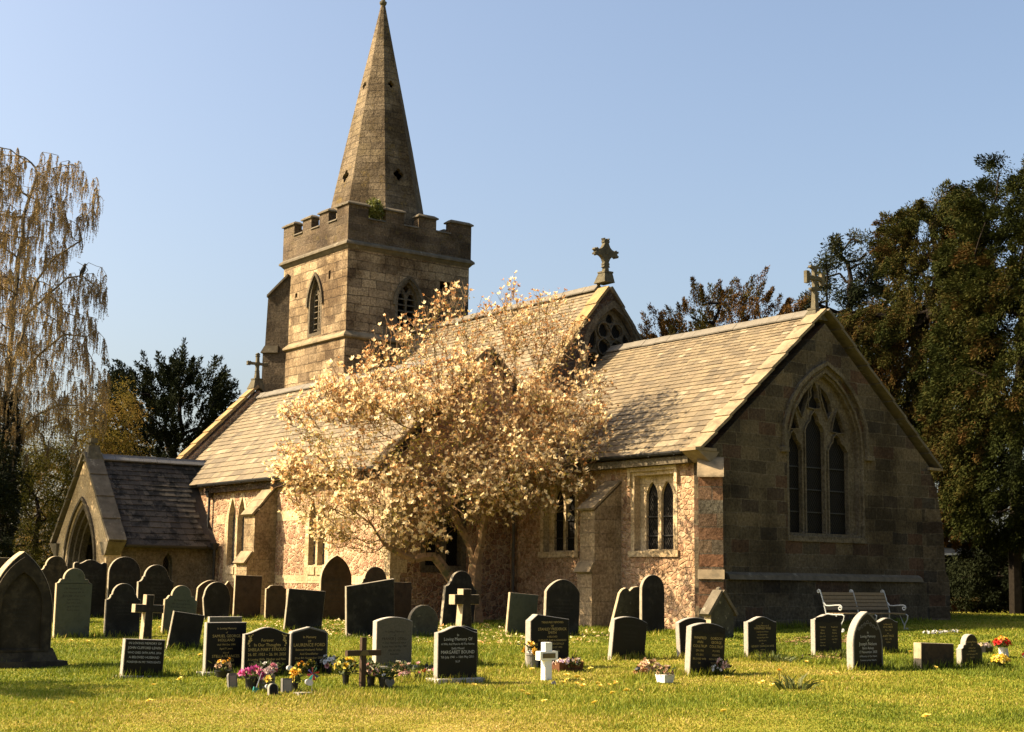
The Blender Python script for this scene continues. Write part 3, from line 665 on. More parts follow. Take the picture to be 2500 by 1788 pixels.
slates((-45.70, 18.42, 2.60), (0, 1, 0), 4.2, upe, SLp, 'slate_moss', .27, .20, .34, seed=11, clip=lambda a, s: (18.42+a) > 21.48 and (2.60+s*upe.z) < 4.73+(18.42+a-21.48)-.10)
slates((2*xp+45.70, 18.42, 2.60), (0, 1, 0), 4.2, (-upe.x, 0, upe.z), SLp, 'slate_moss', .27, .20, .34, seed=12, clip=lambda a, s: (18.42+a) > 21.48 and (2.60+s*upe.z) < 4.73+(18.42+a-21.48)-.10)
nE = Vector((upe.z, 0, -upe.x))
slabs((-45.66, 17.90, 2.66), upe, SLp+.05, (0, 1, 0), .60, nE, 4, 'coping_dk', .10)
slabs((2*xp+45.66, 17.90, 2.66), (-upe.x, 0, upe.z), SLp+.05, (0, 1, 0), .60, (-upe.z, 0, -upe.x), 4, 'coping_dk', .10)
ridge((xp, 18.5, 5.64), (xp, 22.5, 5.64), 8, 'lead')
mb = MB(); mb.hexa([(-46.2, 17.93, 2.25), (-45.95, 17.93, 2.25), (-45.95, 18.45, 2.25), (-46.2, 18.45, 2.25), (-46.3, 17.88, 2.68), (-45.58, 17.88, 2.68), (-45.58, 18.50, 2.68), (-46.3, 18.5, 2.68)])
part(mb, 'kneeler', MT['coping_dk']); mb = MB()
mb.hexa([(-50.62, 17.93, 2.25), (-50.4, 17.93, 2.25), (-50.4, 18.45, 2.25), (-50.62, 18.45, 2.25), (-51.0, 17.88, 2.68), (-50.3, 17.88, 2.68), (-50.3, 18.50, 2.68), (-51.0, 18.5, 2.68)])
part(mb, 'kneeler', MT['coping_dk'])
mb = MB(); mb.hexa([(xp-.34, 17.95, 5.42), (xp+.34, 17.95, 5.42), (xp+.34, 18.55, 5.42), (xp-.34, 18.55, 5.42), (xp-.16, 18.05, 5.92), (xp+.16, 18.05, 5.92), (xp+.16, 18.40, 5.92), (xp-.16, 18.40, 5.92)])
mb.box(xp-.16, xp+.16, 18.06, 18.40, 5.92, 5.98); mb.tube([(xp, 18.23, 5.98), (xp, 18.23, 6.06)], .09, 8); mb.box(xp-.13, xp+.13, 18.11, 18.35, 6.06, 6.22)
part(mb, 'finial', MT['cross'])
gutter((-45.64, 18.5, 2.58), (-45.64, 21.3, 2.58)); downpipe(-45.62, 21.62, .3, 2.5)
# --- gable crosses
def gable_cross(x, y, z, outline, t, ped, shaft):
    """cross in the plane facing east; outline (y,z) about the crossing"""
    mb = MB(); cz = z+shaft[1]; fr = (Vector((x+t/2, y, cz)), Vector((0, 1, 0)), Vector((1, 0, 0)), Vector((0, 0, 1)))
    mb.plate(fr, outline, (), 0, t)
    w = shaft[0]; mb.hexa([(x-w*1.15, y-w*1.15, z), (x+w*1.15, y-w*1.15, z), (x+w*1.15, y+w*1.15, z), (x-w*1.15, y+w*1.15, z), (x-w*.7, y-w*.7, cz-.2), (x+w*.7, y-w*.7, cz-.2), (x+w*.7, y+w*.7, cz-.2), (x-w*.7, y+w*.7, cz-.2)])
    a, b, h = ped
    mb.hexa([(x-a-.12, y-a, z-h), (x+a, y-a, z-h), (x+a, y+a, z-h), (x-a-.12, y+a, z-h), (x-b, y-b, z-.04), (x+b, y-b, z-.04), (x+b, y+b, z-.04), (x-b, y+b, z-.04)])
    mb.box(x-b-.02, x+b+.02, y-b-.02, y+b+.02, z-.045, z+.01)
    # raised boss and rib on the face
    mb.box(x-t/2-.02, x+t/2+.02, y-.06, y+.06, cz-.06, cz+.06)
    part(mb, 'gable_cross', MT['cross'])
def sym4(q):   # quarter outline (from +y axis arm to +z arm) mirrored round
    a = list(q); b = [(-p[0], p[1]) for p in reversed(q)]; c = [(-p[0], -p[1]) for p in q]; d = [(p[0], -p[1]) for p in reversed(q)]
    return a+b+c+d
flor = sym4([(.40, .015), (.46, .05), (.44, .10), (.39, .085), (.37, .12), (.32, .10), (.30, .075), (.20, .11), (.13, .17), (.085, .26), (.075, .29), (.10, .31), (.105, .355), (.085, .37), (.12, .43), (.07, .44), (.05, .39), (.015, .42)])
gable_cross(-35.75, 30.40, 11.62, [(a*1.12, b*1.12) for a, b in flor], .15, (.22, .165, .36), (.075, .64))
pot = [(-.05, -.36), (-.19, -.34), (-.19, -.285), (-.055, -.25), (-.05, -.055), (-.23, -.05), (-.25, -.17), (-.37, -.17), (-.37, .17), (-.25, .17), (-.23, .05), (-.05, .055), (-.055, .25), (-.19, .285), (-.19, .34), (.19, .34), (.19, .285), (.055, .25), (.05, .055), (.23, .05), (.25, .17), (.37, .17), (.37, -.17), (.25, -.17), (.23, -.05), (.05, -.055), (.055, -.25), (.19, -.285), (.19, -.34), (.05, -.36)]
gable_cross(-26.72, 30.28, 9.10, pot, .11, (.24, .13, .34), (.07, .86))
bud = sym4([(.43, .02), (.44, .06), (.40, .085), (.37, .055), (.33, .085), (.28, .05), (.09, .045), (.055, .09), (.05, .25), (.08, .29), (.05, .33), (.08, .36), (.04, .40), (.01, .42)])
gable_cross(xa0+.2, 25.1, 9.06, bud, .12, (.24, .15, .38), (.075, .58))

# --- west tower
tx0, tx1, ty0, ty1 = -52.30, -47.20, 27.34, 32.95
FS_, FE_ = frS(ty0), frE(tx1)
bs = cw(lancet(-50.02, -49.20, 11.05, 12.25, 13.22)); be = cw(lancet(29.62, 30.56, 11.05, 12.2, 13.05))
def rect(a, b, c, d): return [(a, c), (a, d), (b, d), (b, c)]
hs = [rect(-48.62, -48.47, 13.02, 13.36), rect(-51.28, -51.10, 12.68, 12.86)]; he = [rect(31.56, 32.12, 12.98, 13.30)]
wall('tower_wall', FS_, [(tx0, 10.70), (tx1-.004, 10.70), (tx1-.004, 14.15), (tx0, 14.15)], [inflate(bs, .01)]+hs, MT['tower'], .6)
wall('tower_wall', FE_, [(ty0+.002, 10.70), (ty1, 10.70), (ty1, 14.15), (ty0+.002, 14.15)], [inflate(be, .01)]+he, MT['tower'], .6)
wall('tower_wall', frS(ty0-.06), [(tx0-.063, -.3), (tx1+.056, -.3), (tx1+.056, 10.60), (tx0-.063, 10.60)], [rect(-50.0, -49.82, 8.75, 9.1)], MT['tower'], .6)
wall('tower_wall', frE(tx1+.06), [(ty0-.058, -.3), (ty1+.06, -.3), (ty1+.06, 10.60), (ty0-.058, 10.60)], [], MT['tower'], .6)
mb = MB(); mb.box(tx0-.06, tx0+.5, ty0+.6, ty1+.06, -.3, 14.15); part(mb, 'tower_wall', MT['tower'])
mb = MB(); mb.box(tx0+.5, tx1-.62, ty1-.5, ty1+.06, -.3, 14.15); part(mb, 'tower_wall', MT['tower'])
mb = MB(); mb.box(tx0+.62, tx1-.64, ty0+.64, ty1-.52, 8.0, 13.9); part(mb, 'bell_chamber', MT['dark'])
def belf(fr, op, u0, u1, zs, za, mid, hoodw):
    L = []
    a, b = u0+.07, mid-.045; L.append(cw(lancet(a, b, 11.12, zs+.02, zs+.50, 6))); L.append(cw(lancet(mid+.045, u1-.07, 11.12, zs+.02, zs+.50, 6)))
    L.append(cw([(mid, zs+.42), (mid-.14, zs+.62), (mid, za-.10), (mid+.14, zs+.62)]))
    def ex(mb):
        O, U, N, W = fr
        for i in range(7):
            z = 11.18+i*.235
            for (p, q) in ((a, b), (mid+.045, u1-.07)): mb.hexa([O+U*p+W*z-N*.14, O+U*q+W*z-N*.14, O+U*q+W*(z+.10)-N*.40, O+U*p+W*(z+.10)-N*.40, O+U*p+W*(z+.035)-N*.14, O+U*q+W*(z+.035)-N*.14, O+U*q+W*(z+.135)-N*.40, O+U*p+W*(z+.135)-N*.40])
    hd = arch(u0-.13, u1+.13, zs-.12, za+.12, 8)
    w = window(fr, op, L, .12, .16, 'dressed_dk', None, .008, ex, hd)
belf(FS_, bs, -50.02, -49.20, 12.25, 13.22, -49.61, .1); belf(FE_, be, 29.62, 30.56, 12.2, 13.05, 30.09, .1)
def sweep4(x0, x1, y0, y1, sec, name, mat):
    """moulding right round the tower; sec = (outset, z)"""
    mb = MB(); n = len(sec); vs = []
    for (sx, sy) in ((-1, -1), (1, -1), (1, 1), (-1, 1)):
        for o, z in sec: vs.append(((x1+o) if sx > 0 else (x0-o), (y1+o) if sy > 0 else (y0-o), z))
    mb.add(vs, [(c*n+i, ((c+1) % 4)*n+i, ((c+1) % 4)*n+(i+1) % n, c*n+(i+1) % n) for c in range(4) for i in range(n)])
    return part(mb, name, MT[mat])
sweep4(tx0, tx1, ty0, ty1, [(-.2, 10.52), (.08, 10.56), (.17, 10.60), (.17, 10.66), (.0, 10.84), (-.2, 10.84)], 'string_course', 'coping')
sweep4(tx0, tx1, ty0, ty1, [(-.2, 14.00), (.02, 14.02), (.10, 14.12), (.17, 14.16), (.16, 14.24), (.06, 14.34), (-.2, 14.34)], 'string_course', 'coping_dk')
px0, px1, py0, py1 = tx0-.05, tx1+.05, ty0-.05, ty1+.05
mE = [(py0, 28.17), (28.95, 29.78), (30.47, 31.30), (31.99, py1)]; mS = [(px0, -51.45), (-50.75, -50.05), (-49.40, -48.68), (-48.02, px1)]
def cren(ms, a, b, z0, z1):
    o = [(a, 14.30), (a, z1)]
    for i, (p, q) in enumerate(ms):
        if i: o += [(p, z0), (p, z1)]
        if i < len(ms)-1: o += [(q, z1), (q, z0)]
    o += [(b, z1), (b, 14.30)]; return o
wall('parapet', frE(px1), cren(mE, py0+.003, py1, 15.24, 15.72), [], MT['parapet'], .34)
wall('parapet', frS(py0), cren(mS, px0-.003, px1-.004, 15.24, 15.72), [], MT['parapet'], .34)
wall('parapet', frE(px0), cren(mE, py0+.35, py1, 15.24, 15.72), [], MT['parapet'], .34, .34)
wall('parapet', frS(py1), cren(mS, px0+.35, px1-.35, 15.24, 15.72), [], MT['parapet'], .34, .34)
mb = MB(); mb.box(px0+.3, px1-.3, py0+.3, py1-.3, 14.5, 14.75); part(mb, 'tower_roof', MT['lead'])
def cap(x0, x1, y0, y1, z):
    mb = MB(); o = .07; mb.hexa([(x0-o, y0-o, z), (x1+o, y0-o, z), (x1+o, y1+o, z), (x0-o, y1+o, z), (x0-o, y0-o, z+.05), (x1+o, y0-o, z+.05), (x1+o, y1+o, z+.05), (x0-o, y1+o, z+.05)])
    mb.hexa([(x0-o, y0-o, z+.052), (x1+o, y0-o, z+.052), (x1+o, y1+o, z+.052), (x0-o, y1+o, z+.052), (x0+.06, y0+.06, z+.15), (x1-.06, y0+.06, z+.15), (x1-.06, y1-.06, z+.15), (x0+.06, y1-.06, z+.15)]); part(mb, 'merlon_cap', MT['coping_dk'])
for (a, b) in mE: cap(px1-.34, px1, a, b, 15.722); 
for (a, b) in mS: cap(a if a > px0+.1 else px0, b if b < px1-.1 else px1-.42, py0, py0+.34, 15.724)
for (a, b) in mE[1:]: cap(px0, px0+.34, a, b, 15.722)
for (a, b) in mS[1:-1]: cap(a, b, py1-.34, py1, 15.722)
for i in range(3):
    mb = MB(); a, b = mE[i][1], mE[i+1][0]; mb.hexa([(px1-.38, a, 15.242), (px1+.05, a, 15.242), (px1+.05, b, 15.242), (px1-.38, b, 15.242), (px1-.34, a, 15.33), (px1, a, 15.31), (px1, b, 15.31), (px1-.34, b, 15.33)]); part(mb, 'crenel_sill', MT['coping_dk']); mb = MB()
    a, b = mS[i][1], mS[i+1][0]; mb.hexa([(a, py0-.05, 15.242), (b, py0-.05, 15.242), (b, py0+.38, 15.242), (a, py0+.38, 15.242), (a, py0, 15.31), (b, py0, 15.31), (b, py0+.34, 15.33), (a, py0+.34, 15.33)]); part(mb, 'crenel_sill', MT['coping_dk'])
# diagonal buttress on the south-west corner
diag(tx0, ty0, (-1, -1, 0), [(.80, -.3), (.80, 5.0), (.66, 5.4), (.64, 10.55), (.56, 10.72), (.50, 12.80), (-.3, 13.62), (-.6, 13.62)], .80, 'buttress_dk')
mb = MB(); c = Vector((tx0, ty0, 0)); a_ = Vector((-1, -1, 0)).normalized(); s_ = Vector((1, -1, 0)).normalized()
mb.hexa([c+a_*p+s_*(w*.47)+Vector((0, 0, z)) for p, w, z in ((.54, -1, 12.78), (.54, 1, 12.78), (-.3, 1, 13.64), (-.3, -1, 13.64), (.54, -1, 12.88), (.54, 1, 12.88), (-.3, 1, 13.74), (-.3, -1, 13.74))])
part(mb, 'weathering', MT['coping_dk']); mb = MB()
mb.hexa([c+a_*p+s_*(w*.48)+Vector((0, 0, z)) for p, w, z in ((.72, -1, 10.52), (.72, 1, 10.52), (0, 1, 10.52), (0, -1, 10.52), (.55, -1, 10.80), (.55, 1, 10.80), (0, 1, 10.80), (0, -1, 10.80))])
part(mb, 'weathering', MT['coping_dk'])
# --- octagonal spire
scx, scy, zt = -49.70, 30.12, 25.62
def srad(z): return 1.85*(zt-z)/(zt-16.5)*(1+.035*math.sin(math.pi*min(1, max(0, (z-15)/10))))
def quat(cx, cz, r): return cw([(cx+r*(.62+.38*abs(math.cos(2*q)))*math.cos(q), cz+r*1.15*(.62+.38*abs(math.cos(2*q)))*math.sin(q)) for q in (2*math.pi*i/24 for i in range(24))])
for kf in range(8):
    an = R(45*kf); n3 = Vector((math.cos(an), math.sin(an), 0)); u3 = Vector((-n3.y, n3.x, 0)); zl = [14.6, 16.8, 19, 21, 23, 24.6, 25.25]
    mb = MB()
    for a, b in zip(zl, zl[1:]):
        ra, rb = srad(a), srad(b); ap = math.cos(R(22.5)); hw = math.sin(R(22.5))
        O = Vector((scx, scy, a))+n3*ra*ap; top = Vector((scx, scy, b))+n3*rb*ap
        W = (top-O); Ls = W.length; W.normalize(); N = u3.cross(W)
        if N.dot(n3) < 0: N = -N
        holes = []
        if kf in (0, 6, 2, 4) and a < 17 < 18.2 and a > 16: holes = [quat(0, .80, .24)]
        if kf in (0, 6) and a == 21: holes = [quat(0, .55, .15)]
        mb.plate((O, u3, N, W), [(-ra*hw, 0), (ra*hw, 0), (rb*hw, Ls), (-rb*hw, Ls)], holes, 0, .16)
    part(mb, 'spire', MT['spire'])
mb = MB(); mb.lathe([(1.4, 14.7), (.15, 24.5), (.02, 24.9)], (scx, scy, 0), 8); part(mb, 'spire_core', MT['dark'])
mb = MB(); mb.lathe([(.10, 25.15), (.15, 25.22), (.16, 25.30), (.09, 25.34), (.08, 25.46), (.14, 25.55), (.14, 25.63), (.06, 25.70), (.05, 25.95)], (scx, scy, 0), 8); part(mb, 'finial', MT['cross'])
# ------------------------------------------------------------------ vegetation tools
def inpoly(P, poly):
    x, y = P[:, 0], P[:, 1]; c = np.zeros(len(P), bool); q = np.array(poly); j = len(q)-1
    for i in range(len(q)):
        xi, yi = q[i]; xj, yj = q[j]
        c ^= ((yi > y) != (yj > y)) & (x < (xj-xi)*(y-yi)/((yj-yi) or 1e-9)+xi); j = i
    return c
def polydist(P, poly):
    q = np.array(poly); d = np.full(len(P), 1e9)
    for i in range(len(q)):
        a, b = q[i-1], q[i]; ab = b-a; t = np.clip(((P-a)@ab)/(ab@ab+1e-9), 0, 1)
        d = np.minimum(d, np.linalg.norm(P-(a+t[:, None]*ab), axis=1))
    return d
def cloud(poly, n, thick, rg, shell=0.0, bias=0.0):
    """n points filling a crown whose elevation outline is poly (a right, z up); local tree frame"""
    q = np.array(poly); lo, hi = q.min(0), q.max(0); out = []
    tot = 0
    while tot < n:
        P = lo+(hi-lo)*rg.random((n*2, 2)); P = P[inpoly(P, poly)]
        d = polydist(P, poly); w = np.minimum(thick, 1.25*np.sqrt(d*thick)); s = rg.random(len(P))*2-1
        if shell: s = np.sign(s)*np.abs(s)**(1-shell)
        b = s*w+bias
        out.append(np.stack([P[:, 0], b, P[:, 1]], 1)); tot += len(P)
    P = np.concatenate(out)[:n]
    return P[:, :1]*RH+P[:, 1:2]*FH+np.stack([0*P[:, 2], 0*P[:, 2], P[:, 2]], 1)
def colonize(A, seeds, par, step=.3, infl=3.0, kill=.5, iters=140, rg=None, grav=0.0):
    N = [np.array(s, float) for s in seeds]; par = list(par); alive = np.ones(len(A), bool)
    nn = np.zeros(len(A), int); nd_ = np.full(len(A), 1e9)
    def upd(k0):
        for k in range(k0, len(N)):
            d = np.linalg.norm(A-N[k], axis=1); m = d < nd_; nd_[m] = d[m]; nn[m] = k
    upd(0)
    for it in range(iters):
        m = alive & (nd_ < infl)
        if not m.any(): break
        k0 = len(N); ids = np.nonzero(m)[0]; own = nn[ids]
        for k in np.unique(own):
            v = A[ids[own == k]]-N[k]; v /= np.linalg.norm(v, axis=1)[:, None]+1e-9; v = v.mean(0)
            v += rg.normal(0, .18, 3); v[2] += grav; L = np.linalg.norm(v)
            if L < 1e-3: continue
            N.append(N[k]+v/L*step); par.append(int(k))
        upd(k0); alive &= nd_ > kill
        if len(N) > 7000: break
    return np.array(N), np.array(par)
def radii(N, par, tip=.006, e=2.3):
    r = np.zeros(len(N)); has = np.zeros(len(N), bool)
    for k in range(len(N)-1, -1, -1):
        r[k] = max(r[k], tip**e); 
        if par[k] >= 0: r[par[k]] += r[k]; has[par[k]] = True
    return r**(1/e), ~has
def limbs(P0, P1, r0, r1, n=6):
    """tapered pieces P0->P1, all in arrays -> quads"""
    t = P1-P0; L = np.linalg.norm(t, axis=1)[:, None]+1e-9; t = t/L
    ref = np.where(np.abs(t[:, 2:3]) > .9, np.array([[1., 0, 0]]), np.array([[0, 0, 1.]]))
    a = np.cross(t, ref); a /= np.linalg.norm(a, axis=1)[:, None]; b = np.cross(t, a)
    q = 2*np.pi*np.arange(n)/n; c, s = np.cos(q), np.sin(q)
    e = a[:, None]*c[None, :, None]+b[:, None]*s[None, :, None]
    A = P0[:, None]+e*np.asarray(r0)[:, None, None]; B = P1[:, None]+e*np.asarray(r1)[:, None, None]
    return np.stack([A, np.roll(A, -1, 1), np.roll(B, -1, 1), B], 2).reshape(-1, 3)
def leaves(C, U, V, su, sv, fold=0):
    """diamond leaves: C base (n,3), U length dir, V width dir"""
    su = np.asarray(su).reshape(-1, 1)*np.ones((len(C), 1)); sv = np.asarray(sv).reshape(-1, 1)*np.ones((len(C), 1))
    return np.stack([C, C+U*su*.45+V*sv*.5, C+U*su, C+U*su*.45-V*sv*.5], 1).reshape(-1, 3)
def unit(v): return v/(np.linalg.norm(v, axis=1)[:, None]+1e-9)
def rdir(n, rg): return unit(rg.normal(0, 1, (n, 3)))
def perp(U, rg): return unit(np.cross(U, rdir(len(U), rg)))
MT['bark_mag'] = plain('magnolia_bark', (.34, .21, .11), .3, 9, .9, .15, .5, .01, patch=(.12, .11, .05), ps=3)
MT['bark_dark'] = plain('dark_bark', (.024, .019, .014), .4, 8, .95, .1, .6, .02)
MT['bark_birch'] = plain('birch_bark', (.30, .25, .17), .3, 5, .9, .15, .4, .01, patch=(.07, .055, .04), ps=3)
MT['petal'] = tinted('blossom', [(0, (.92, .80, .52)), (.35, (.84, .64, .36)), (.6, (.64, .37, .155)), (.78, (.44, .21, .075)), (1, (.28, .13, .05))], .6, .1, .4, .1)
MT['mag_leaf'] = tinted('young_leaf', [(0, (.14, .13, .025)), (.5, (.27, .22, .04)), (1, (.36, .24, .07))], .6, .1, .35, .15)
MT['yew'] = tinted('yew_foliage', [(0, (.013, .018, .005)), (.42, (.040, .049, .010)), (.60, (.070, .068, .015)), (.78, (.095, .054, .015)), (1, (.15, .078, .022))], .8, .05, .12, .2)
MT['yew_dk'] = tinted('dark_evergreen', [(0, (.014, .020, .009)), (.6, (.028, .035, .014)), (1, (.055, .052, .020))], .8, .05, .1, .2)
MT['catkin'] = tinted('birch_catkins', [(0, (.20, .15, .075)), (.5, (.40, .27, .10)), (1, (.58, .42, .18))], .7, .2, .3, .15)
MT['spring'] = tinted('spring_leaves', [(0, (.05, .055, .010)), (.5, (.13, .12, .02)), (.8, (.22, .16, .03)), (1, (.30, .18, .045))], .8, .08, .35, .15)
MT['ivy'] = tinted('ivy_leaves', [(0, (.012, .016, .006)), (1, (.030, .036, .012))], .5, .3, .1, .2)

# ------------------------------------------------------------------ magnolia
def magnolia():
    rg = np.random.default_rng(21); base = np.array([-33.25, 23.54, G(-33.25, 23.54)])
    poly = [(-4.39, 5.72), (-3.57, 6.34), (-2.87, 6.96), (-2.16, 7.64), (-1.45, 8.01), (-0.91, 8.33), (-0.67, 8.7), (0.0, 8.34), (0.85, 8.47), (1.69, 8.79), (2.3, 8.37), (2.73, 8.01), (2.79, 7.4), (3.16, 6.67), (3.46, 6.19), (3.34, 5.46), (3.62, 4.98), (3.41, 4.02), (2.81, 3.42), (2.34, 2.82), (1.39, 2.81), (0.45, 2.72), (-0.61, 2.3), (-1.43, 1.86), (-2.37, 1.7), (-3.44, 1.75), (-4.28, 2.15), (-4.91, 3.21), (-5.11, 3.92), (-4.97, 4.99)]
    poly = [(a*1.055, b*1.055-.05) for a, b in poly]
    root = thing('magnolia_tree', base, 'spreading magnolia in cream and rusty blossom before the south wall of the church', 'tree')
    def ok(P):
        W = P+base; x, y, z = W.T
        return ~(((y > 25.35) & (x > -35.4) & (z < 5.3+.87*(y-25.9))) | ((x < -34.6) & (y > 21.3) & (z < 4.9+1.0*(y-21.5))))
    A = cloud(poly, 3000, 1.35, rg, .2, 0); a_ = (A@RH)[:, None]; A = A+FH*(-.15-.45*(a_ < .6)); A = np.concatenate([A, cloud(poly, 330, 2.6, rg, .2, -1.6)]); A = A[ok(A)]
    w3 = lambda a, b, z: a*RH+b*FH+np.array([0, 0, z])
    S = [w3(.05, 0, -.15), w3(.03, 0, .35), w3(.0, 0, .75), w3(.02, .0, 1.15), w3(.05, .02, 1.6)]; par = [-1, 0, 1, 2, 3]
    def limb(frm, pts):
        k = frm
        for p in pts:
            S.append(w3(*p)); par.append(k); k = len(S)-1
        return k
    limb(1, [(-.25, -.1, .72), (-.50, -.2, 1.05), (-.75, -.3, 1.42), (-1.05, -.4, 1.80), (-1.30, -.5, 1.80), (-1.6, -.6, 1.72), (-1.95, -.7, 1.86), (-2.4, -.8, 2.1)])
    limb(4, [(-.10, .1, 2.1), (-.34, .1, 2.55), (-.6, .2, 3.0), (-.85, .2, 3.5), (-1.1, .3, 4.0)])
    k = limb(4, [(.18, -.1, 2.1), (.24, -.15, 2.6), (.32, -.2, 3.0)])
    limb(k, [(.50, -.2, 3.5), (.75, -.3, 4.0), (.95, -.3, 4.6), (1.1, -.3, 5.3)]); limb(k, [(.10, -.5, 3.5), (-.15, -.6, 4.1), (-.35, -.6, 4.8), (-.5, -.5, 5.5)])
    N, pr = colonize(A, S, par, .20, 3.2, .27, 150, rg, .10)
    g_ = ok(N); r, tip = radii(N, pr, .0052, 2.45)
    r = np.minimum(r, .17); r[:len(S)] = np.maximum(r[:len(S)], .055); r[:5] = np.maximum(r[:5], [.30, .25, .23, .21, .20]); r[5:13] = np.maximum(r[5:13], np.linspace(.17, .09, 8)); r[13:len(S)] = np.maximum(r[13:len(S)], .115)
    k = np.nonzero((pr >= 0) & g_ & ok(N[pr]))[0]
    J = N.copy()
    # spurs: short upright twigs carrying the buds
    tw = np.nonzero((r < .030) & g_ & (N[:, 2] > 1.5))[0]
    n = 11800; T3 = N[tw]; cl = .5*vnoise(T3@RH+30, T3[:, 2]+30, .95, 1)+.5*vnoise(T3@FH+30, T3[:, 2]+30, .85, 4); pk = np.clip((cl-.28)/.35, .10, 1)**1.3; pk = pk*np.where(T3[:, 2] > 6.6, .40, 1)*np.where((T3[:, 2] > 5.6) & (T3@RH > 1.2), .6, 1); src = T3[rg.choice(len(T3), n, p=pk/pk.sum())]; out = unit(src-np.array([0, 0, 4.0])+1e-3)
    d = unit(out*.35+np.array([0, 0, .75])+rg.normal(0, .45, (n, 3))); Ls = rg.uniform(.10, .60, n); end = src+d*Ls[:, None]
    # long sprigs above the crown
    ts = np.array([w3(a, b, z) for a, b, z in ((-.74, 0, 8.95), (1.81, .2, 9.08), (1.9, -.1, 8.85), (2.3, .3, 8.4), (-1.21, .2, 8.2), (-2.28, 0, 7.5), (3.5, 0, 6.3), (3.66, -.3, 5.0), (-.70, .1, 8.6), (1.2, 0, 8.75), (.4, 0, 8.55), (2.7, .2, 8.1))])
    s0 = np.array([N[np.argmin(np.linalg.norm(N-(t-np.array([0, 0, .5])), axis=1))] for t in ts])
    V = np.concatenate([limbs(N[pr[k]], N[k], np.minimum(r[pr[k]], r[k]*1.35), r[k], 6), limbs(src, end, np.full(n, .0055), np.full(n, .004), 3).reshape(-1, 3), limbs(s0, ts, np.full(len(ts), .007), np.full(len(ts), .004), 4)])
    npmesh('trunk', V, 4, MT['bark_mag'], root, smooth=True)
    E_ = np.concatenate([end, ts, ts*.5+s0*.5]); d = np.concatenate([d, unit(ts-s0), unit(ts-s0)]); o = ok(E_); E_ = E_[o]; d = d[o]
    # blossoms: withered rusty ones high and outside, fresh cream ones low
    hz = (E_[:, 2]-2)/6.5; old = rg.random(len(E_)) < np.clip(.10+.62*hz, 0, .72); pw = np.clip(np.where(old, rg.normal(.70, .13, len(E_)), rg.normal(.14, .11, len(E_))), 0, 1)
    has = rg.random(len(E_)) < .78; F = E_[has]; D = d[has]; w = pw[has]
    LV = []; LT = []
    for j in range(7):
        q = 2*np.pi*j/7+rg.random(len(F))*.9
        a = perp(D, rg); b = np.cross(D, a); rad = a*np.cos(q)[:, None]+b*np.sin(q)[:, None]
        opn = rg.uniform(.35, 1.3, len(F))[:, None]*np.where(w > .6, .8, 1.0)[:, None]
        U = unit(D*.8+rad*opn+np.array([0, 0, -.25])*(w > .6)[:, None]); Vd = unit(np.cross(U, D)+1e-4)
        s = rg.uniform(.075, .14, len(F))*np.where(w > .5, .72, 1.0)
        keep = rg.random(len(F)) < np.where(w > .6, .75, .95)
        LV.append(leaves(F, U, Vd, s, s*.52)[np.repeat(keep, 4)]); LT.append(np.clip(w+rg.normal(0, .10, len(F)), 0, 1)[keep])
    npmesh('blossom', np.concatenate(LV), 4, MT['petal'], root, np.concatenate(LT))
    m = 15000; c = N[rg.choice(tw, m)]+rg.normal(0, .10, (m, 3)); c = c[ok(c)]; low = rg.random(len(c)) < np.clip(1.25-(c[:, 2]-1.5)/5.5, .25, 1); c = c[low]
    U = unit(rdir(len(c), rg)+np.array([0, 0, .5])); npmesh('leaf', leaves(c, U, perp(U, rg), rg.uniform(.05, .11, len(c)), rg.uniform(.025, .05, len(c))), 4, MT['mag_leaf'], root, rg.random(len(c)))
magnolia()

# ------------------------------------------------------------------ evergreens and other trees
def sprays(C, rg, n, r, size, droop, tintc, axis=None, length=0, asp=.34):
    """tufts of narrow leaves round clump centres C; with axis they form drooping or rising feathers"""
    idx = rg.integers(0, len(C), n); off = unit(rg.normal(0, 1, (n, 3)))*(rg.random((n, 1))**.5)
    rr = (r[idx] if hasattr(r, '__len__') else np.full(n, r)).reshape(-1, 1)
    if axis is None:
        P = C[idx]+off*rr*np.array([1, 1, 1.1]); U = unit(off*.8+rg.normal(0, .5, (n, 3))+np.array([0, 0, -droop]))
    else:
        s = rg.random((n, 1)); ax = axis[idx]; P = C[idx]+off*rr*(1-.80*s)+ax*(s*length)*(rr/np.mean(rr))+np.array([0, 0, -.25])*(s*s)*length*(droop > 0)
        U = unit(off*.45+rg.normal(0, .38, (n, 3))+ax*.9)
    V = perp(U, rg); z = size*rg.uniform(.6, 1.4, n); t = np.clip(tintc[idx]+rg.normal(0, .08, n), 0, 1)
    return leaves(P, U, V, z, z*asp), t
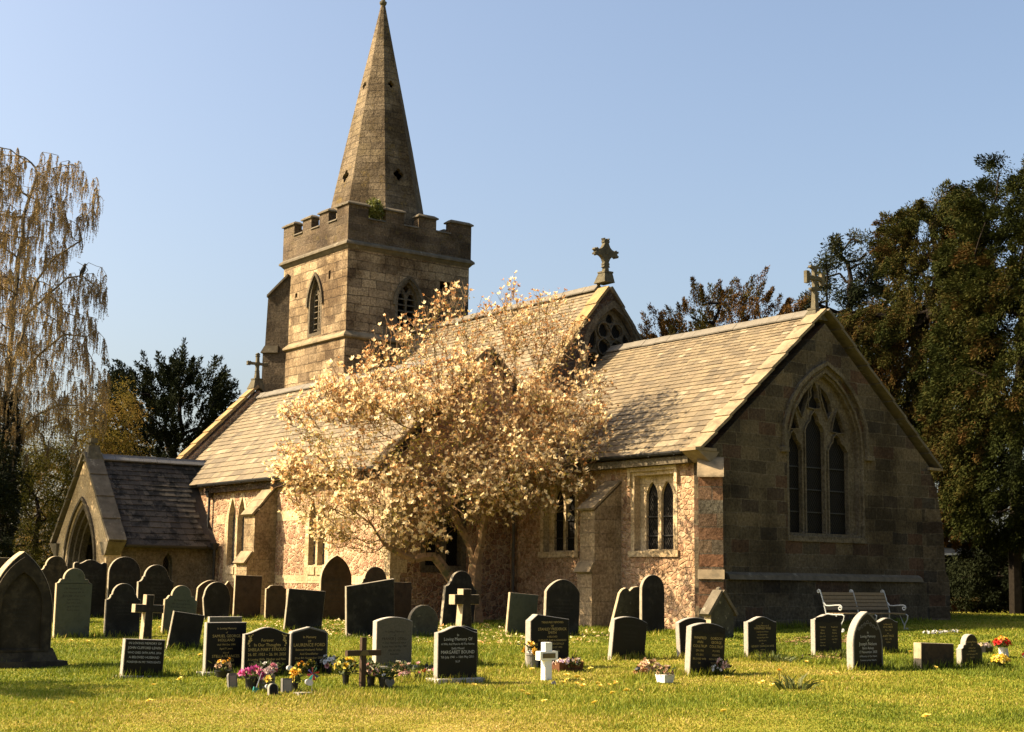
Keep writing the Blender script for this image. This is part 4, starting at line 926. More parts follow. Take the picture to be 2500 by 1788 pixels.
def evergreen(base, poly, label, seed, nclump, nleaf, thick, mat='yew', size=.24, r=.55, brown=.35, droop=.7, trunk=.3, cat='tree', name='yew_tree', group=None, lean=0, trunk_h=None, bias=0, bfun=None, feather=0, up=0):
    rg = np.random.default_rng(seed); b = np.array([base[0], base[1], G(*base)])
    root = thing(name, b, label, cat, group)
    C = cloud(poly, nclump, thick, rg, .45, bias)
    br = np.clip(brown+.55*(vnoise(C@RH*1.0+50, C[:, 2]*1.0+50, 1.6, seed % 7)-.5)+rg.normal(0, .10, len(C)), 0, 1)
    if bfun is not None: br = np.clip(br+bfun(C@RH, C[:, 2]), 0, 1)
    rad = r*rg.uniform(.55, 1.35, len(C))
    ax = None
    if feather:
        cen = C.mean(0)*np.array([1, 1, 1]); ax = unit(unit((C-cen)*np.array([1, 1, .35]))*.75+rg.normal(0, .25, C.shape)+np.array([0, 0, up]))
    V, t = sprays(C, rg, nleaf, rad, size, droop, br, ax, feather)
    npmesh('crown', V, 4, MT[mat], root, t)
    zmin = min(p[1] for p in poly); zmax = max(p[1] for p in poly); a0 = np.mean([p[0] for p in poly])
    S = [np.array([0, 0, -.2])]; par = [-1]; H = trunk_h or zmin+.55*(zmax-zmin)
    for i in range(1, 9): S.append(np.array([0, 0, 0])+RH*(a0*.8*(i/8)**1.5+.05*math.sin(3*i))+np.array([0, 0, H*i/8])); par.append(i-1)
    sub = C[rg.choice(len(C), min(160, len(C)), replace=False)]
    N, pr = colonize(sub, S, par, .5, 6, .6, 60, rg, .05)
    rr, _ = radii(N, pr, .022, 2.2); rr = np.minimum(rr*trunk/max(rr[0], 1e-6)*1.0, trunk)
    k = np.nonzero(pr >= 0)[0]
    npmesh('trunk', limbs(N[pr[k]], N[k], np.minimum(rr[pr[k]], rr[k]*1.5), rr[k], 7), 4, MT['bark_dark'], root, smooth=True)
    return root
gy = [(-1.3, 13.16), (-1.0, 13.61), (-0.42, 13.47), (-0.24, 14.37), (0.35, 14.35), (1.22, 14.24), (2.67, 14.3), (3.71, 14.6), (4.9, 14.0), (5.2, 9.0), (4.9, 1.9), (2.89, 2.2), (1.19, 2.3), (0.07, 2.6), (-0.65, 2.83), (-1.35, 3.0), (-2.02, 3.98), (-2.22, 6.83), (-1.87, 8.86), (-1.38, 10.63), (-1.64, 11.81)]
evergreen((-27.48, 40.11), gy, 'massive dark green yew tree at the far right beyond the chancel', 31, 1500, 520000, 2.8, brown=.44, trunk=.20, size=.11, r=.42, feather=.62, up=-.40, bfun=lambda a, z: -.10+.16*(a < -1))
by = [(-2.89, 9.48), (-2.57, 10.12), (-2.09, 10.45), (-1.14, 10.62), (-0.73, 11.42), (-0.86, 12.71), (-0.84, 13.52), (-0.44, 13.69), (-0.11, 14.01), (0.45, 14.35), (1.02, 14.6), (1.81, 14.69), (2.11, 14.04), (2.36, 12.11), (2.51, 7.35), (2.09, 4.24), (1.59, 3.01), (0.51, 2.84), (-0.08, 3.6), (0.03, 4.98), (-0.64, 5.75), (-1.24, 6.83), (-2.13, 8.39)]
evergreen((-31.69, 41.15), by, 'tall russet brown yew tree between the chancel gable and the green yew', 32, 1000, 400000, 2.2, brown=.76, trunk=.28, size=.095, r=.32, feather=.62, up=-.8, droop=1.0, bias=.2)
evergreen((-41.0, 48.74), [(-2.09, 14.53), (-1.65, 15.43), (-0.86, 15.74), (0.12, 15.86), (0.91, 15.87), (1.39, 15.47), (1.56, 14.68), (1.45, 13.88), (2.0, 12.7), (1.9, 9.5), (1.2, 8.5), (-.6, 9.0), (-1.4, 11.0), (-1.98, 12.84), (-1.09, 13.65), (-1.86, 14.23)], 'open crowned pine seen through behind the cross on the chancel gable', 33, 100, 30000, 1.5, mat='yew_dk', size=.14, r=.42, brown=.6, droop=.2, trunk=.22, name='pine_tree', trunk_h=12.5)
evergreen((-41.53, 41.34), [(-2.82, 10.99), (-2.1, 11.46), (-1.18, 11.84), (-0.73, 12.37), (-0.27, 12.04), (0.28, 12.33), (0.64, 12.52), (1.0, 12.24), (1.37, 12.62), (1.83, 12.48), (1.91, 11.88), (2.55, 12.08), (3.09, 11.81), (3.2, 9.5), (3.0, 4.0), (1.5, .8), (-2.4, .8), (-3.3, 8.5)], 'brownish yew whose top shows above the chancel roof beside the nave gable', 34, 800, 230000, 2.4, brown=.68, droop=-.5, size=.10, r=.28, feather=.75, up=.55, trunk=.3)
evergreen((-70.11, 31.43), [(-3.82, 10.32), (-3.28, 11.15), (-2.8, 10.81), (-2.11, 11.05), (-1.55, 11.53), (-0.95, 11.18), (-0.39, 11.73), (0.23, 11.08), (0.68, 11.32), (1.0, 10.86), (1.3, 11.0), (1.6, 10.3), (1.7, 9.6), (1.9, 8.0), (2.4, 5.0), (0.9, 1.5), (-3.67, 1.6), (-4.02, 7.52), (-3.88, 9.15)], 'dark spiky yew tree behind the porch and the aisle gable', 35, 700, 140000, 2.5, mat='yew_dk', size=.16, r=.34, feather=1.1, up=.35, brown=.45, droop=-.6, trunk=.35)
evergreen((-66.29, 24.84), [(-4.18, 7.7), (-2.96, 8.36), (-1.73, 8.71), (-0.29, 8.97), (1.15, 9.9), (2.01, 9.9), (2.28, 9.06), (2.3, 6.4), (2.1, 3.0), (1.0, 1.0), (-4.2, 1.0)], 'gold and bronze leafed tree in early spring behind the porch', 36, 230, 46000, 2.0, mat='spring', size=.12, r=.6, brown=.80, droop=.4, trunk=.2, name='broadleaf_tree')
evergreen((-62.5, 21.2), [(-2.6, 6.3), (-0.34, 6.6), (1.24, 6.5), (2.05, 5.98), (2.2, 4.0), (1.9, .6), (-2.6, .6)], 'yellow green bushy tree to the left of the porch gable', 37, 220, 46000, 1.6, mat='spring', size=.11, r=.5, brown=.25, droop=.2, trunk=.14, name='broadleaf_tree')
evergreen((-58.55, 18.49), [(-1.8, 7.0), (-0.19, 6.47), (0.38, 6.03), (0.79, 5.14), (0.76, 4.25), (0.73, 3.18), (0.5, .5), (-1.8, .5)], 'black green holly bush at the left edge under the birch', 38, 90, 14000, 1.2, mat='yew_dk', size=.16, r=.45, brown=.2, droop=.1, trunk=.12, name='holly_bush', cat='bush')
evergreen((-75.81, 32.15), [(-3.6, 8.93), (-1.67, 9.44), (-0.41, 8.96), (0.9, 8.0), (2.2, 6.5), (2.2, 1.0), (-4.2, 1.0)], 'russet leafed tree low behind the porch roof', 39, 120, 13000, 1.6, mat='spring', size=.2, r=.55, brown=.95, droop=.3, trunk=.16, name='broadleaf_tree')
# a far hedge closes the churchyard all round
def hedge(name, p0, p1, h, seed, label):
    rg = np.random.default_rng(seed); p0, p1 = np.array([*p0, 0.]), np.array([*p1, 0.]); L = np.linalg.norm(p1-p0); n = int(L*5)
    t = rg.random(n); C = p0+(p1-p0)*t[:, None]+rg.normal(0, .5, (n, 3))*np.array([1, 1, 0]); C[:, 2] = .4+rg.random(n)*h*(.75+.5*vnoise(t*L, 0*t, 3, seed))
    V, tt = sprays(C, rg, n*70, .7, .26, .2, np.clip(rg.normal(.4, .2, n), 0, 1))
    o = npmesh(name, V, 4, MT['spring' if seed % 2 else 'yew_dk'], None, tt); tag(o, label, 'hedge'); return o
hedge('hedge', (-95, 8), (-78, 52), 3.6, 41, 'tall spring hedge in the far distance behind the birch and porch')
hedge('hedge', (-64, 60), (-20, 66), 9.0, 42, 'dark evergreen hedge far behind the brick building')

def birch(base, label, seed, nstr, name='birch_tree', scale=1.0):
    rg = np.random.default_rng(seed); b = np.array([base[0], base[1], G(*base)]); root = thing(name, b, label, 'tree')
    poly = [(-3.59, 19.59), (-2.48, 20.2), (-1.09, 19.42), (-0.1, 18.84), (1.04, 18.96), (2.22, 18.48), (3.0, 17.9), (3.2, 16.92), (2.9, 15.9), (2.3, 15.4), (1.9, 14.6), (2.48, 13.9), (3.6, 13.91), (3.97, 13.34), (3.4, 12.6), (3.3, 11.6), (3.7, 10.3), (4.0, 9.25), (3.91, 8.41), (3.78, 7.6), (2.8, 7.2), (1.04, 7.0), (0.13, 6.6), (-1.49, 6.2), (-2.85, 7.0), (-3.94, 13.72)]
    w3 = lambda a, bb, z: (a*RH+bb*FH+np.array([0, 0, z]))
    A = cloud(poly, 1700, 2.6, rg, .3)
    S = [w3(-.15, 0, -.2)]; par = [-1]
    def limb(frm, pts):
        k = frm
        for p in pts:
            q = w3(*p); a = S[k].copy(); m = max(1, int(np.linalg.norm(q-a)/.7))
            for i in range(1, m+1): S.append(a+(q-a)*i/m+(rg.normal(0, .05, 3) if i < m else 0)); par.append(k); k = len(S)-1
        return k
    t = limb(0, [(-.23, 0, 4.34), (-.34, 0, 8.06)]); u = limb(t, [(-.3, .0, 10.5), (-.18, 0, 13.4), (-.12, .1, 16.1), (.33, .2, 18.0)])
    limb(t, [(.35, -.3, 9.2), (1.0, -.4, 10.1), (2.06, -.5, 11.0), (3.0, -.5, 10.9)])
    k = limb(t, [(-.05, .2, 10.4), (.15, .3, 11.9)]); limb(k, [(1.02, .4, 12.82), (1.8, .4, 13.55), (2.4, .4, 13.66), (2.9, .4, 13.3)]); limb(k, [(.4, .6, 13.4), (1.11, .7, 14.5), (2.2, .8, 15.3)])
    limb(t-6 if t > 8 else t, [(.3, -.2, 6.9), (1.15, -.3, 7.7), (2.0, -.3, 8.1), (2.9, -.3, 8.05), (3.9, -.3, 7.75)]); limb(t-8 if t > 10 else t, [(.6, .3, 6.1), (1.4, .4, 6.35), (2.6, .5, 6.3), (3.7, .5, 5.8)])
    N, pr = colonize(A, S, par, .34, 4, .40, 110, rg, .06); r, tip = radii(N, pr, .010, 2.25); r = np.minimum(r, .24)
    k = np.nonzero(pr >= 0)[0]
    V = [limbs(N[pr[k]], N[k], np.minimum(r[pr[k]], r[k]*1.4), r[k], 6)]
    cand = np.nonzero((r < .035) & (N[:, 2] > 6.0))[0]; st = N[rg.choice(cand, nstr)]; LV = []; LT = []
    L = rg.uniform(.25, 1.15, nstr); st = st[~((np.abs(st@RH-2.45) < .75) & (st[:, 2] > 13.75) & (st[:, 2] < 15.3))]; nstr = len(st); L = L[:nstr]; cur = st.copy(); dirv = rg.normal(0, .5, (nstr, 3)); dirv[:, 2] = -.1; seg = 9; tone = np.clip(.5+.5*(vnoise(st@RH+40, st[:, 2]+40, 1.8)-.5)*2+rg.normal(0, .15, nstr), 0, 1)
    for i in range(seg):
        dirv = unit(dirv*.6+np.array([0, 0, -.55])+rg.normal(0, .10, (nstr, 3))); nx = cur+dirv*(L/seg)[:, None]
        V.append(limbs(cur, nx, np.full(nstr, .0058), np.full(nstr, .0048), 3))
        for j in range(3):
            p = cur+(nx-cur)*rg.random((nstr, 1)); U = unit(np.array([0, 0, -1.])+rg.normal(0, .55, (nstr, 3))); s = rg.uniform(.035, .085, nstr)
            LV.append(leaves(p, U, perp(U, rg), s, s*.45)); LT.append(np.clip(tone+rg.normal(0, .12, nstr), 0, 1))
        cur = nx
    npmesh('trunk', np.concatenate(V), 4, MT['bark_birch'], root, smooth=True)
    npmesh('crown', np.concatenate(LV), 4, MT['catkin'], root, np.concatenate(LT))
    return root
bt = birch((-60.41, 19.35), 'tall weeping birch with golden catkins and an ivy clad trunk at the left edge', 51, 9500)
rg = np.random.default_rng(5); n = 6000; z = rg.random(n)*8.6; a = rg.random(n)*6.28; rr_ = .30+.25*rg.random(n)+.12*np.sin(z*2.1)
C = np.stack([rr_*np.cos(a), rr_*np.sin(a), z], 1)+RH*(-.15-.02*z)[:, None]; U = unit(np.stack([np.cos(a), np.sin(a), -.5+0*a], 1)+rg.normal(0, .4, (n, 3)))
npmesh('ivy', leaves(C, U, perp(U, rg), rg.uniform(.10, .2, n), rg.uniform(.10, .17, n)), 4, MT['ivy'], bt, rg.random(n))
# trees that stand outside the picture to the south-west and dapple the porch and lawn
evergreen((-51.9, 13.2), [(-1.9, 4.2), (-2.4, 6.5), (-1.8, 9.0), (0, 11.0), (1.6, 9.2), (2.0, 6.5), (1.5, 4.2), (0, 3.4)], 'small tree in young leaf south of the porch, just outside the picture', 52, 150, 90000, 2.0, mat='yew_dk', size=.13, r=.36, trunk=.14, name='broadleaf_tree')
evergreen((-23.9, .8), [(-2.0, 4.6), (-2.4, 5.0), (-1.0, 5.5), (-1.6, 5.9), (0, 7.0), (1.3, 5.9), (.8, 5.5), (2.2, 5.0), (1.6, 4.5), (0, 4.9)], 'small layered tree beside the lawn, outside the picture to the left', 53, 34, 4200, 2.2, mat='yew_dk', size=.16, r=.36, trunk=.12, name='broadleaf_tree')

# crow on a birch limb
def crow():
    p = w = -60.41*np.array([1, 0, 0])+np.array([0, 19.35, G(-60.41, 19.35)])+2.40*RH+.4*FH+np.array([0, 0, 13.70])
    root = thing('crow', p, 'black crow perched on a bare upper limb of the birch', 'bird'); mb = MB()
    rgt = Vector(RH); f = Vector(FH); U = Vector((0, 0, 1))
    P = lambda a, z, b=0: rgt*a+f*b+U*z
    mb.tube([P(-.10, -.16), P(-.07, -.04), P(-.02, .08), P(.05, .22), P(.08, .33), P(.10, .42), P(.10, .48)], [.012, .045, .085, .10, .075, .06, .03], 10)
    mb.tube([P(.10, .44), P(.17, .43), P(.23, .41)], [.035, .024, .004], 8)
    for s in (-.03, .03): mb.tube([P(0, .06, s), P(.02, -.03, s), P(.06, -.05, s)], [.012, .009, .007], 5)
    mb.build('body', MT['crowblack'], root, smooth=True)
MT['crowblack'] = plain('black_feathers', (.010, .010, .012), .2, 20, .5, .4, .1)
crow()
# self-sown shrub in the tower parapet
rg = np.random.default_rng(61); pb = np.array([-47.35, 28.55, 15.25]); sh = thing('wall_shrub', pb, 'small bright green shrub growing out of the tower battlements', 'shrub')
n = 1500; C = rg.normal(0, 1, (n, 3)); C = unit(C)*(rg.random((n, 1))**.45)*np.array([.32, .42, .48])+np.array([0, 0, .42]); U = unit(rdir(n, rg)+np.array([0, 0, .4]))
npmesh('foliage', leaves(C, U, perp(U, rg), rg.uniform(.08, .16, n), rg.uniform(.04, .07, n)), 4, MT['shrub'] if 'shrub' in MT else MT.setdefault('shrub', tinted('shrub_leaf', [(0, (.10, .12, .02)), (1, (.24, .25, .045))], .6, .3, .35)), sh, rg.random(n))
mb = MB()
for i in range(7): mb.tube([(0, 0, -.1), (random.uniform(-.1, .1), random.uniform(-.15, .15), .3), (random.uniform(-.25, .25), random.uniform(-.35, .35), .75)], [.014, .01, .005], 5)
mb.build('stem', MT['bark_dark'], sh)
# brick building behind the yews
bO = -35.6*np.array([1, 0, 0])+np.array([0, 46.8, .43])
MT['brick'] = ashlar('red_brick', [(.16, .055, .03), (.20, .075, .04), (.13, .045, .03)], .225, .075, (.16, .13, .10), .008, bstr=.4, wob=.002)
MT['white'] = plain('white_paint', (.72, .70, .66), .06, 5, .5, .4, .05)
bd = thing('brick_building', bO, 'low flat roofed red brick building with white fascia in the shade of the yews', 'building')
V3 = lambda a, b, z: Vector(RH)*a+Vector(FH)*b+Vector((0, 0, z))
def bbox(nm, a0, a1, b0, b1, z0, z1, m, par=None):
    mb = MB(); mb.obox(V3(a0, b0, z0), V3(a1-a0, 0, 0), V3(0, b1-b0, 0), V3(0, 0, z1-z0)); return mb.build(nm, MT[m], par or bd)
bbox('wall', -6, 12, 0, 6, -.3, 2.35, 'brick'); bbox('roof', -6.4, 12.4, -.45, 6.4, 2.62, 2.85, 'dark'); bbox('fascia', -6.3, 12.3, -.42, -.36, 2.42, 2.64, 'white')
for a0, a1 in ((-4.6, -2.4), (-1.0, 1.0), (1.75, 3.6), (4.4, 6.6)):
    w = bbox('window', a0, a0+.09, -.06, .1, .55, 2.35, 'white'); bbox('pane', a0+.09, a1, -.03, .02, .55, 2.35, 'dark', w)
evergreen((-34.6, 44.6), [(-2.6, .2), (-2.7, 1.6), (-1.6, 2.6), (.2, 2.3), (1.0, 1.0), (1.0, .2)], 'added dark bush filling in the shade before the brick building, nearer the chancel', 61, 70, 26000, 1.0, mat='yew_dk', size=.10, r=.34, brown=.3, trunk=.08, name='shade_fill_bush', cat='bush')  # bushes added as dark filler where deep yew shade lies
evergreen((-32.9, 46.2), [(-1.6, .2), (-1.5, 1.4), (.3, 2.4), (1.8, 2.2), (2.8, 1.0), (2.8, .2)], 'added dark bush filling in the shade before the brick building, middle one of three', 62, 70, 26000, 1.0, mat='yew_dk', size=.10, r=.34, brown=.3, trunk=.08, name='shade_fill_bush', cat='bush')
evergreen((-29.6, 43.6), [(-2.4, .1), (-2.2, 1.8), (-.8, 2.7), (1.2, 2.9), (3.2, 2.6), (3.6, .1)], 'added dark bush filling in the shade beneath the big green yew at the right edge', 63, 110, 42000, 1.0, mat='yew_dk', size=.10, r=.36, brown=.3, trunk=.08, name='shade_fill_bush', cat='bush')
# low boundary wall with rough stones beneath the yews
lw = thing('boundary_wall', -32.3*np.array([1, 0, 0])+np.array([0, 43.0, G(-32.3, 43.0)]), 'low brick boundary wall with stone capping behind the chancel corner', 'wall')
mb = MB(); mb.obox(V3(-3, 0, -.3), V3(4.2, 0, 0), V3(0, .35, 0), V3(0, 0, .65)); mb.build('brickwork', MT['brick'], lw)
mb = MB()
for i in range(6): mb.obox(V3(-3.05+i*.72, -.05, .352+random.uniform(0, .03)), V3(.70, 0, 0), V3(0, .45, 0), V3(0, 0, .13))
mb.build('capping', MT['coping'], lw)
# ------------------------------------------------------------------ gravestones
MT['granite'] = plain('polished_black_granite', (.008, .0075, .0065), .35, 60, .45, .18, 0)
MT['granite_edge'] = plain('rough_granite_edge', (.42, .385, .32), .2, 30, .9, .2, .4)
MT['slate_st'] = plain('dark_slate_slab', (.026, .024, .020), .35, 4, .85, .12, .3, .01, patch=(.075, .07, .052), ps=3.0, pth=(.50, .74))
MT['slate_edge'] = plain('slate_edge', (.40, .345, .25), .3, 10, .9, .15, .4)
MT['sand_dk'] = plain('weathered_sandstone', (.050, .041, .028), .4, 5, .95, .1, .5, .01, patch=(.10, .08, .05), ps=2.5, pth=(.5, .66))
MT['sand_br'] = plain('brown_sandstone', (.085, .058, .036), .3, 5, .95, .1, .5, .01, patch=(.05, .04, .028), ps=3)
MT['sand_edge'] = plain('sandstone_edge', (.52, .42, .27), .3, 9, .95, .1, .5)
MT['green_st'] = plain('algae_green_stone', (.115, .125, .085), .3, 4, .95, .1, .4, .01, patch=(.065, .066, .050), ps=4, pth=(.5, .7))
MT['pale_st'] = plain('pale_grey_stone', (.135, .125, .095), .2, 30, .9, .15, .2, .005)
MT['pale_edge'] = plain('pale_stone_edge', (.55, .50, .41), .12, 12, .9, .15, .3)
MT['lich_st'] = plain('lichen_stone', (.09, .085, .058), .4, 6, .95, .1, .5, .01, patch=(.30, .27, .17), ps=7, pth=(.60, .66))
MT['gold'] = plain('gilt_lettering', (.42, .31, .10), .15, 40, .6, .3, 0)
MT['silver'] = plain('silver_lettering', (.42, .42, .40), .1, 40, .6, .3, 0)
MT['cut'] = plain('cut_lettering', (.035, .032, .025), .1, 40, .9, .1, 0)
MT['cutpale'] = plain('worn_lettering', (.055, .052, .042), .1, 40, .9, .1, 0)
MT['grey_border'] = plain('honed_grey_border', (.17, .165, .15), .2, 30, .8, .2, .1)
def arcpts(c, r, a0, a1, n, ry=None): return [(c[0]+r*math.cos(R(a0+(a1-a0)*i/n)), c[1]+(ry or r)*math.sin(R(a0+(a1-a0)*i/n))) for i in range(n+1)]
def shape(kind, w, h):
    a = w/2; B = [(-a, -.18)]; E = [(a, -.18)]
    if kind == 'rect': return B+[(-a, h), (a, h)]+E
    if kind == 'slant': return B+[(-a, h*.93), (a, h)]+E
    if kind == 'curve': return B+[(-a+w*i/14, h-.10*w*(abs(2*i/14-1)**2)) for i in range(15)]+E
    if kind == 'ogee': return B+[(-a+w*i/20, h-.13*w+.13*w*(.5+.5*math.cos(math.pi*(2*i/20-1)))**.9) for i in range(21)]+E
    if kind == 'peak': return B+[(-a, h-.155*w), (-a+.05*w, h-.105*w), (0, h), (a-.05*w, h-.105*w), (a, h-.155*w)]+E
    if kind == 'peakleft': return B+[(-a, h-.13*w), (-a+.18*w, h), (a, h-.10*w)]+E
    if kind == 'gothic': return B+arch(-a, a, h-.95*w, h, 10)+E
    if kind == 'gothic_low': return B+arch(-a, a, h-.72*w, h, 10)+E
    if kind == 'round': return B+arcpts((0, h-a), a, 180, 0, 18)+E
    if kind == 'head':   # round head on small hollow shoulders
        r = a*.66; zc = h-r; return B+[(-a, zc-.12*w)]+arcpts((-a, zc+.02*w), .13*w, 270, 360, 4)+arcpts((0, zc+.02*w), r, 176, 4, 16, r*.97)+arcpts((a, zc+.02*w), .13*w, 180, 270, 4)+[(a, zc-.12*w)]+E
    if kind == 'step':   # stepped shoulders and semicircular head
        r = a*.60; zc = h-r; return B+[(-a, zc-.12*w)]+arcpts((-a+.0*w, zc-.02*w), .10*w, 270, 350, 4)+[(-a+.13*w, zc), (-r, zc)]+arcpts((0, zc), r, 180, 0, 16)+[(r, zc), (a-.13*w, zc)]+arcpts((a, zc-.02*w), .10*w, 190, 270, 4)+[(a, zc-.12*w)]+E
    if kind == 'swan':   # ogee sides rising to a broad round head
        return B+[(-a, h-.30*w)]+[(-a+w*i/24, h-.30*w+.30*w*max(0, math.sin(math.pi*i/24))**.75) for i in range(1, 24)]+[(a, h-.30*w)]+E
    if kind == 'ears':   # scrolled ears and raised middle
        return B+[(-a, h-.13*w), (-a+.03*w, h-.09*w), (-a+.10*w, h-.075*w), (-a+.18*w, h-.12*w), (-a+.26*w, h-.09*w), (-.12*w, h-.02*w), (0, h), (.12*w, h-.02*w), (a-.26*w, h-.09*w), (a-.18*w, h-.12*w), (a-.10*w, h-.075*w), (a-.03*w, h-.09*w), (a, h-.13*w)]+E
    if kind == 'wavy':
        return B+[(-a, h-.30*w), (-a+.05*w, h-.20*w), (-a+.14*w, h-.13*w), (-a+.22*w, h-.14*w), (-a+.28*w, h-.17*w), (-.14*w, h-.06*w), (0, h), (.14*w, h-.01*w), (.24*w, h-.08*w), (.32*w, h-.17*w), (.40*w, h-.14*w), (a, h-.24*w)]+E
    if kind == 'sidestep':
        return B+[(-a, h-.16*w), (-a+.1*w, h-.13*w), (-a+.2*w, h-.03*w), (-a+.34*w, h), (a-.34*w, h), (a-.2*w, h-.03*w), (a-.1*w, h-.13*w), (a, h-.16*w)]+E
    if kind == 'taper':
        r = a*.92; zc = h-r; return [(-a*.82, -.18), (-a, zc*.9)]+arcpts((0, zc), r, 172, 8, 16)+[(a, zc*.9), (a*.82, -.18)]
    if kind == 'gable': return B+[(-a, h-.62*w), (0, h), (a, h-.62*w)]+E
    raise ValueError(kind)
def slabmesh(name, out, t, c, mats, parent):
    n = len(out); inn = inflate(out, -c)
    vs = [(-t/2, a, b) for a, b in out]+[(t/2-c, a, b) for a, b in out]+[(t/2, a, b) for a, b in inn]
    fs = [tuple(range(n)), tuple(range(3*n-1, 2*n-1, -1))]
    mi = [0, 0]
    for i in range(n):
        j = (i+1) % n
        fs.append((i, i+n, j+n, j)); mi.append(1); fs.append((i+n, i+2*n, j+2*n, j+n)); mi.append(1)
    return mk(name, vs, fs, mats, parent, mi=mi)
def lettering(lines, x, parent, mat, name='inscription', maxw=9):
    """lines: (text, size, height on the stone, centre) written into one mesh on the face"""
    vs = []; fs = []
    for tx, sz, z, cy in lines:
        cu = bpy.data.curves.new('lettering', 'FONT'); cu.body = tx; cu.size = sz*1.35; cu.align_x = 'CENTER'; cu.resolution_u = 2
        ob = bpy.data.objects.new('lettering', cu); me = bpy.data.meshes.new_from_object(ob)
        wd_ = max([abs(v.co.x) for v in me.vertices] or [.1])*2; f_ = min(1, maxw*(.47 if cy and abs(cy) > .1 else 1)/wd_)
        k = len(vs); vs += [(x, cy+v.co.x*f_, z+v.co.y*(.4+.6*f_)) for v in me.vertices]; fs += [tuple(i+k for i in p.vertices) for p in me.polygons]
        bpy.data.objects.remove(ob); bpy.data.curves.remove(cu); bpy.data.meshes.remove(me)
    return mk(name, vs, fs, mat, parent, uv=False)
PAIR = {'granite': 'granite_edge', 'slate_st': 'slate_edge', 'sand_dk': 'sand_edge', 'sand_br': 'sand_edge', 'green_st': 'sand_edge', 'pale_st': 'pale_edge', 'lich_st': 'sand_edge'}
GR = 'gravestones in the churchyard'
def grave(x, y, w, h, kind, mat, label, t=.09, yaw=0, roll=0, back=0, text=(), tmat='gold', plinth=None, border=None, c=.008, name='headstone', extra=None):
    root = thing(name, (x-t/2, y, G(x, y)), label, 'gravestone', GR, (R(roll), R(back), R(yaw)))
    out = shape(kind, w, h); slabmesh('slab', out, t, c, [MT[mat], MT[PAIR[mat]]], root)
    if plinth:
        mb = MB(); pw, ph, pd = plinth; mb.box(-pd/2, pd/2, -pw/2, pw/2, -.15, ph-.012); mb.hexa([(-pd/2, -pw/2, ph-.012), (pd/2, -pw/2, ph-.012), (pd/2, pw/2, ph-.012), (-pd/2, pw/2, ph-.012), (-pd/2+.012, -pw/2+.012, ph), (pd/2-.012, -pw/2+.012, ph), (pd/2-.012, pw/2-.012, ph), (-pd/2+.012, pw/2-.012, ph)])
        mb.build('plinth', MT['pale_edge' if mat in ('granite', 'pale_st') else PAIR[mat] if mat != 'sand_dk' else 'sand_dk'], root)
    if border:
        bw, bm = border; fr = (Vector((t/2, 0, 0)), Vector((0, 1, 0)), Vector((1, 0, 0)), Vector((0, 0, 1)))
        mb = MB(); o1 = inflate(out, -.006); o2 = inflate(out, -bw); mb.plate(fr, o1, [o2], .006, .012); mb.build('border', MT[bm], root)
    if text: lettering([(s[0], s[1], s[2], s[3] if len(s) > 3 else 0) for s in text], t/2+.002, root, MT[tmat], maxw=w*.84)
    if extra: extra(root, t)
    return root
def para(lines, z0, sz, gap=1.55, cy=0): return [(l, sz*(f if f else 1), z0-i*sz*gap, cy) for i, (l, f) in enumerate(lines)]
worn = lambda z0, w, n=7: para([('In Memory of', 1), ('who departed this life', .8), ('in the year of our Lord', .8), ('aged 64 years', .8), ('also of his wife', .8), ('aged 70 years', .8), ('Rest in peace', .8)][:n], z0, w*.07)

# front and middle rows, near to far
def big_gothic(root, t):
    fr = (Vector((t/2, 0, 0)), Vector((0, 1, 0)), Vector((1, 0, 0)), Vector((0, 0, 1)))
    o = [(-.46, .25)]+arch(-.46, .46, .93, 1.74, 10)+[(.46, .25)]; i2 = [(-.33, .28)]+arch(-.33, .33, .93, 1.50, 10)+[(.33, .28)]
    mb = MB(); mb.plate(fr, o, [i2], .05, .06); mb.build('hood_moulding', MT['sand_dk'], root)
    mb = MB(); mb.hexa([(-.34, -.78, -.2), (.34, -.78, -.2), (.34, .78, -.2), (-.34, .78, -.2), (-.30, -.74, .10), (.30, -.74, .10), (.30, .74, .10), (-.30, .74, .10)]); mb.build('plinth', MT['sand_dk'], root)
    mb = MB(); mb.hexa([(-.22, -.62, .10), (.22, -.62, .10), (.22, .62, .10), (-.22, .62, .10), (-.15, -.54, .30), (.15, -.54, .30), (.15, .54, .30), (-.15, .54, .30)]); mb.build('base_course', MT['sand_dk'], root)
grave(-23.57, 7.87, 1.03, 1.83, 'gothic', 'sand_dk', 'huge blackened sandstone gravestone with pointed arch hood at the left edge', .26, 0, text=worn(1.05, .6), tmat='cutpale', extra=big_gothic)
grave(-20.94, 8.85, .63, .56, 'rect', 'granite', 'small black granite slab with five white lines standing before a stone cross', .10, 0, -2.5, text=para([('IN LOVING MEMORY OF', .9), ('JOHN CLIFFORD LEWIN', 1.08), ('WHO DIED 30TH APRIL 2016', .9), ('A BELOVED HUSBAND', .9), ('FOREVER IN MY THOUGHTS', .9)], .485, .039, 1.75), tmat='silver', plinth=(.72, .03, .2))
def stonecross(x, y, hh, span, wd, label, mat, edge, roll=0, taper=.0, yaw=0, armz=.72):
    root = thing('stone_cross', (x, y, G(x, y)), label, 'grave cross', GR, (R(roll), 0, R(yaw))); a = wd/2; b = a*(1+taper); z = hh*armz
    out = [(-b, -.15), (-a, z-a), (-span/2, z-a), (-span/2, z+a), (-a, z+a), (-a, hh), (a, hh), (a, z+a), (span/2, z+a), (span/2, z-a), (a, z-a), (b, -.15)]
    slabmesh('cross', out, wd*1.05, .008, [MT[mat], MT[edge]], root); return root
stonecross(-27.75, 11.75, .98, .60, .16, 'plain dark stone cross leaning behind the small black granite slab', 'sand_dk', 'sand_edge', -2, .25)
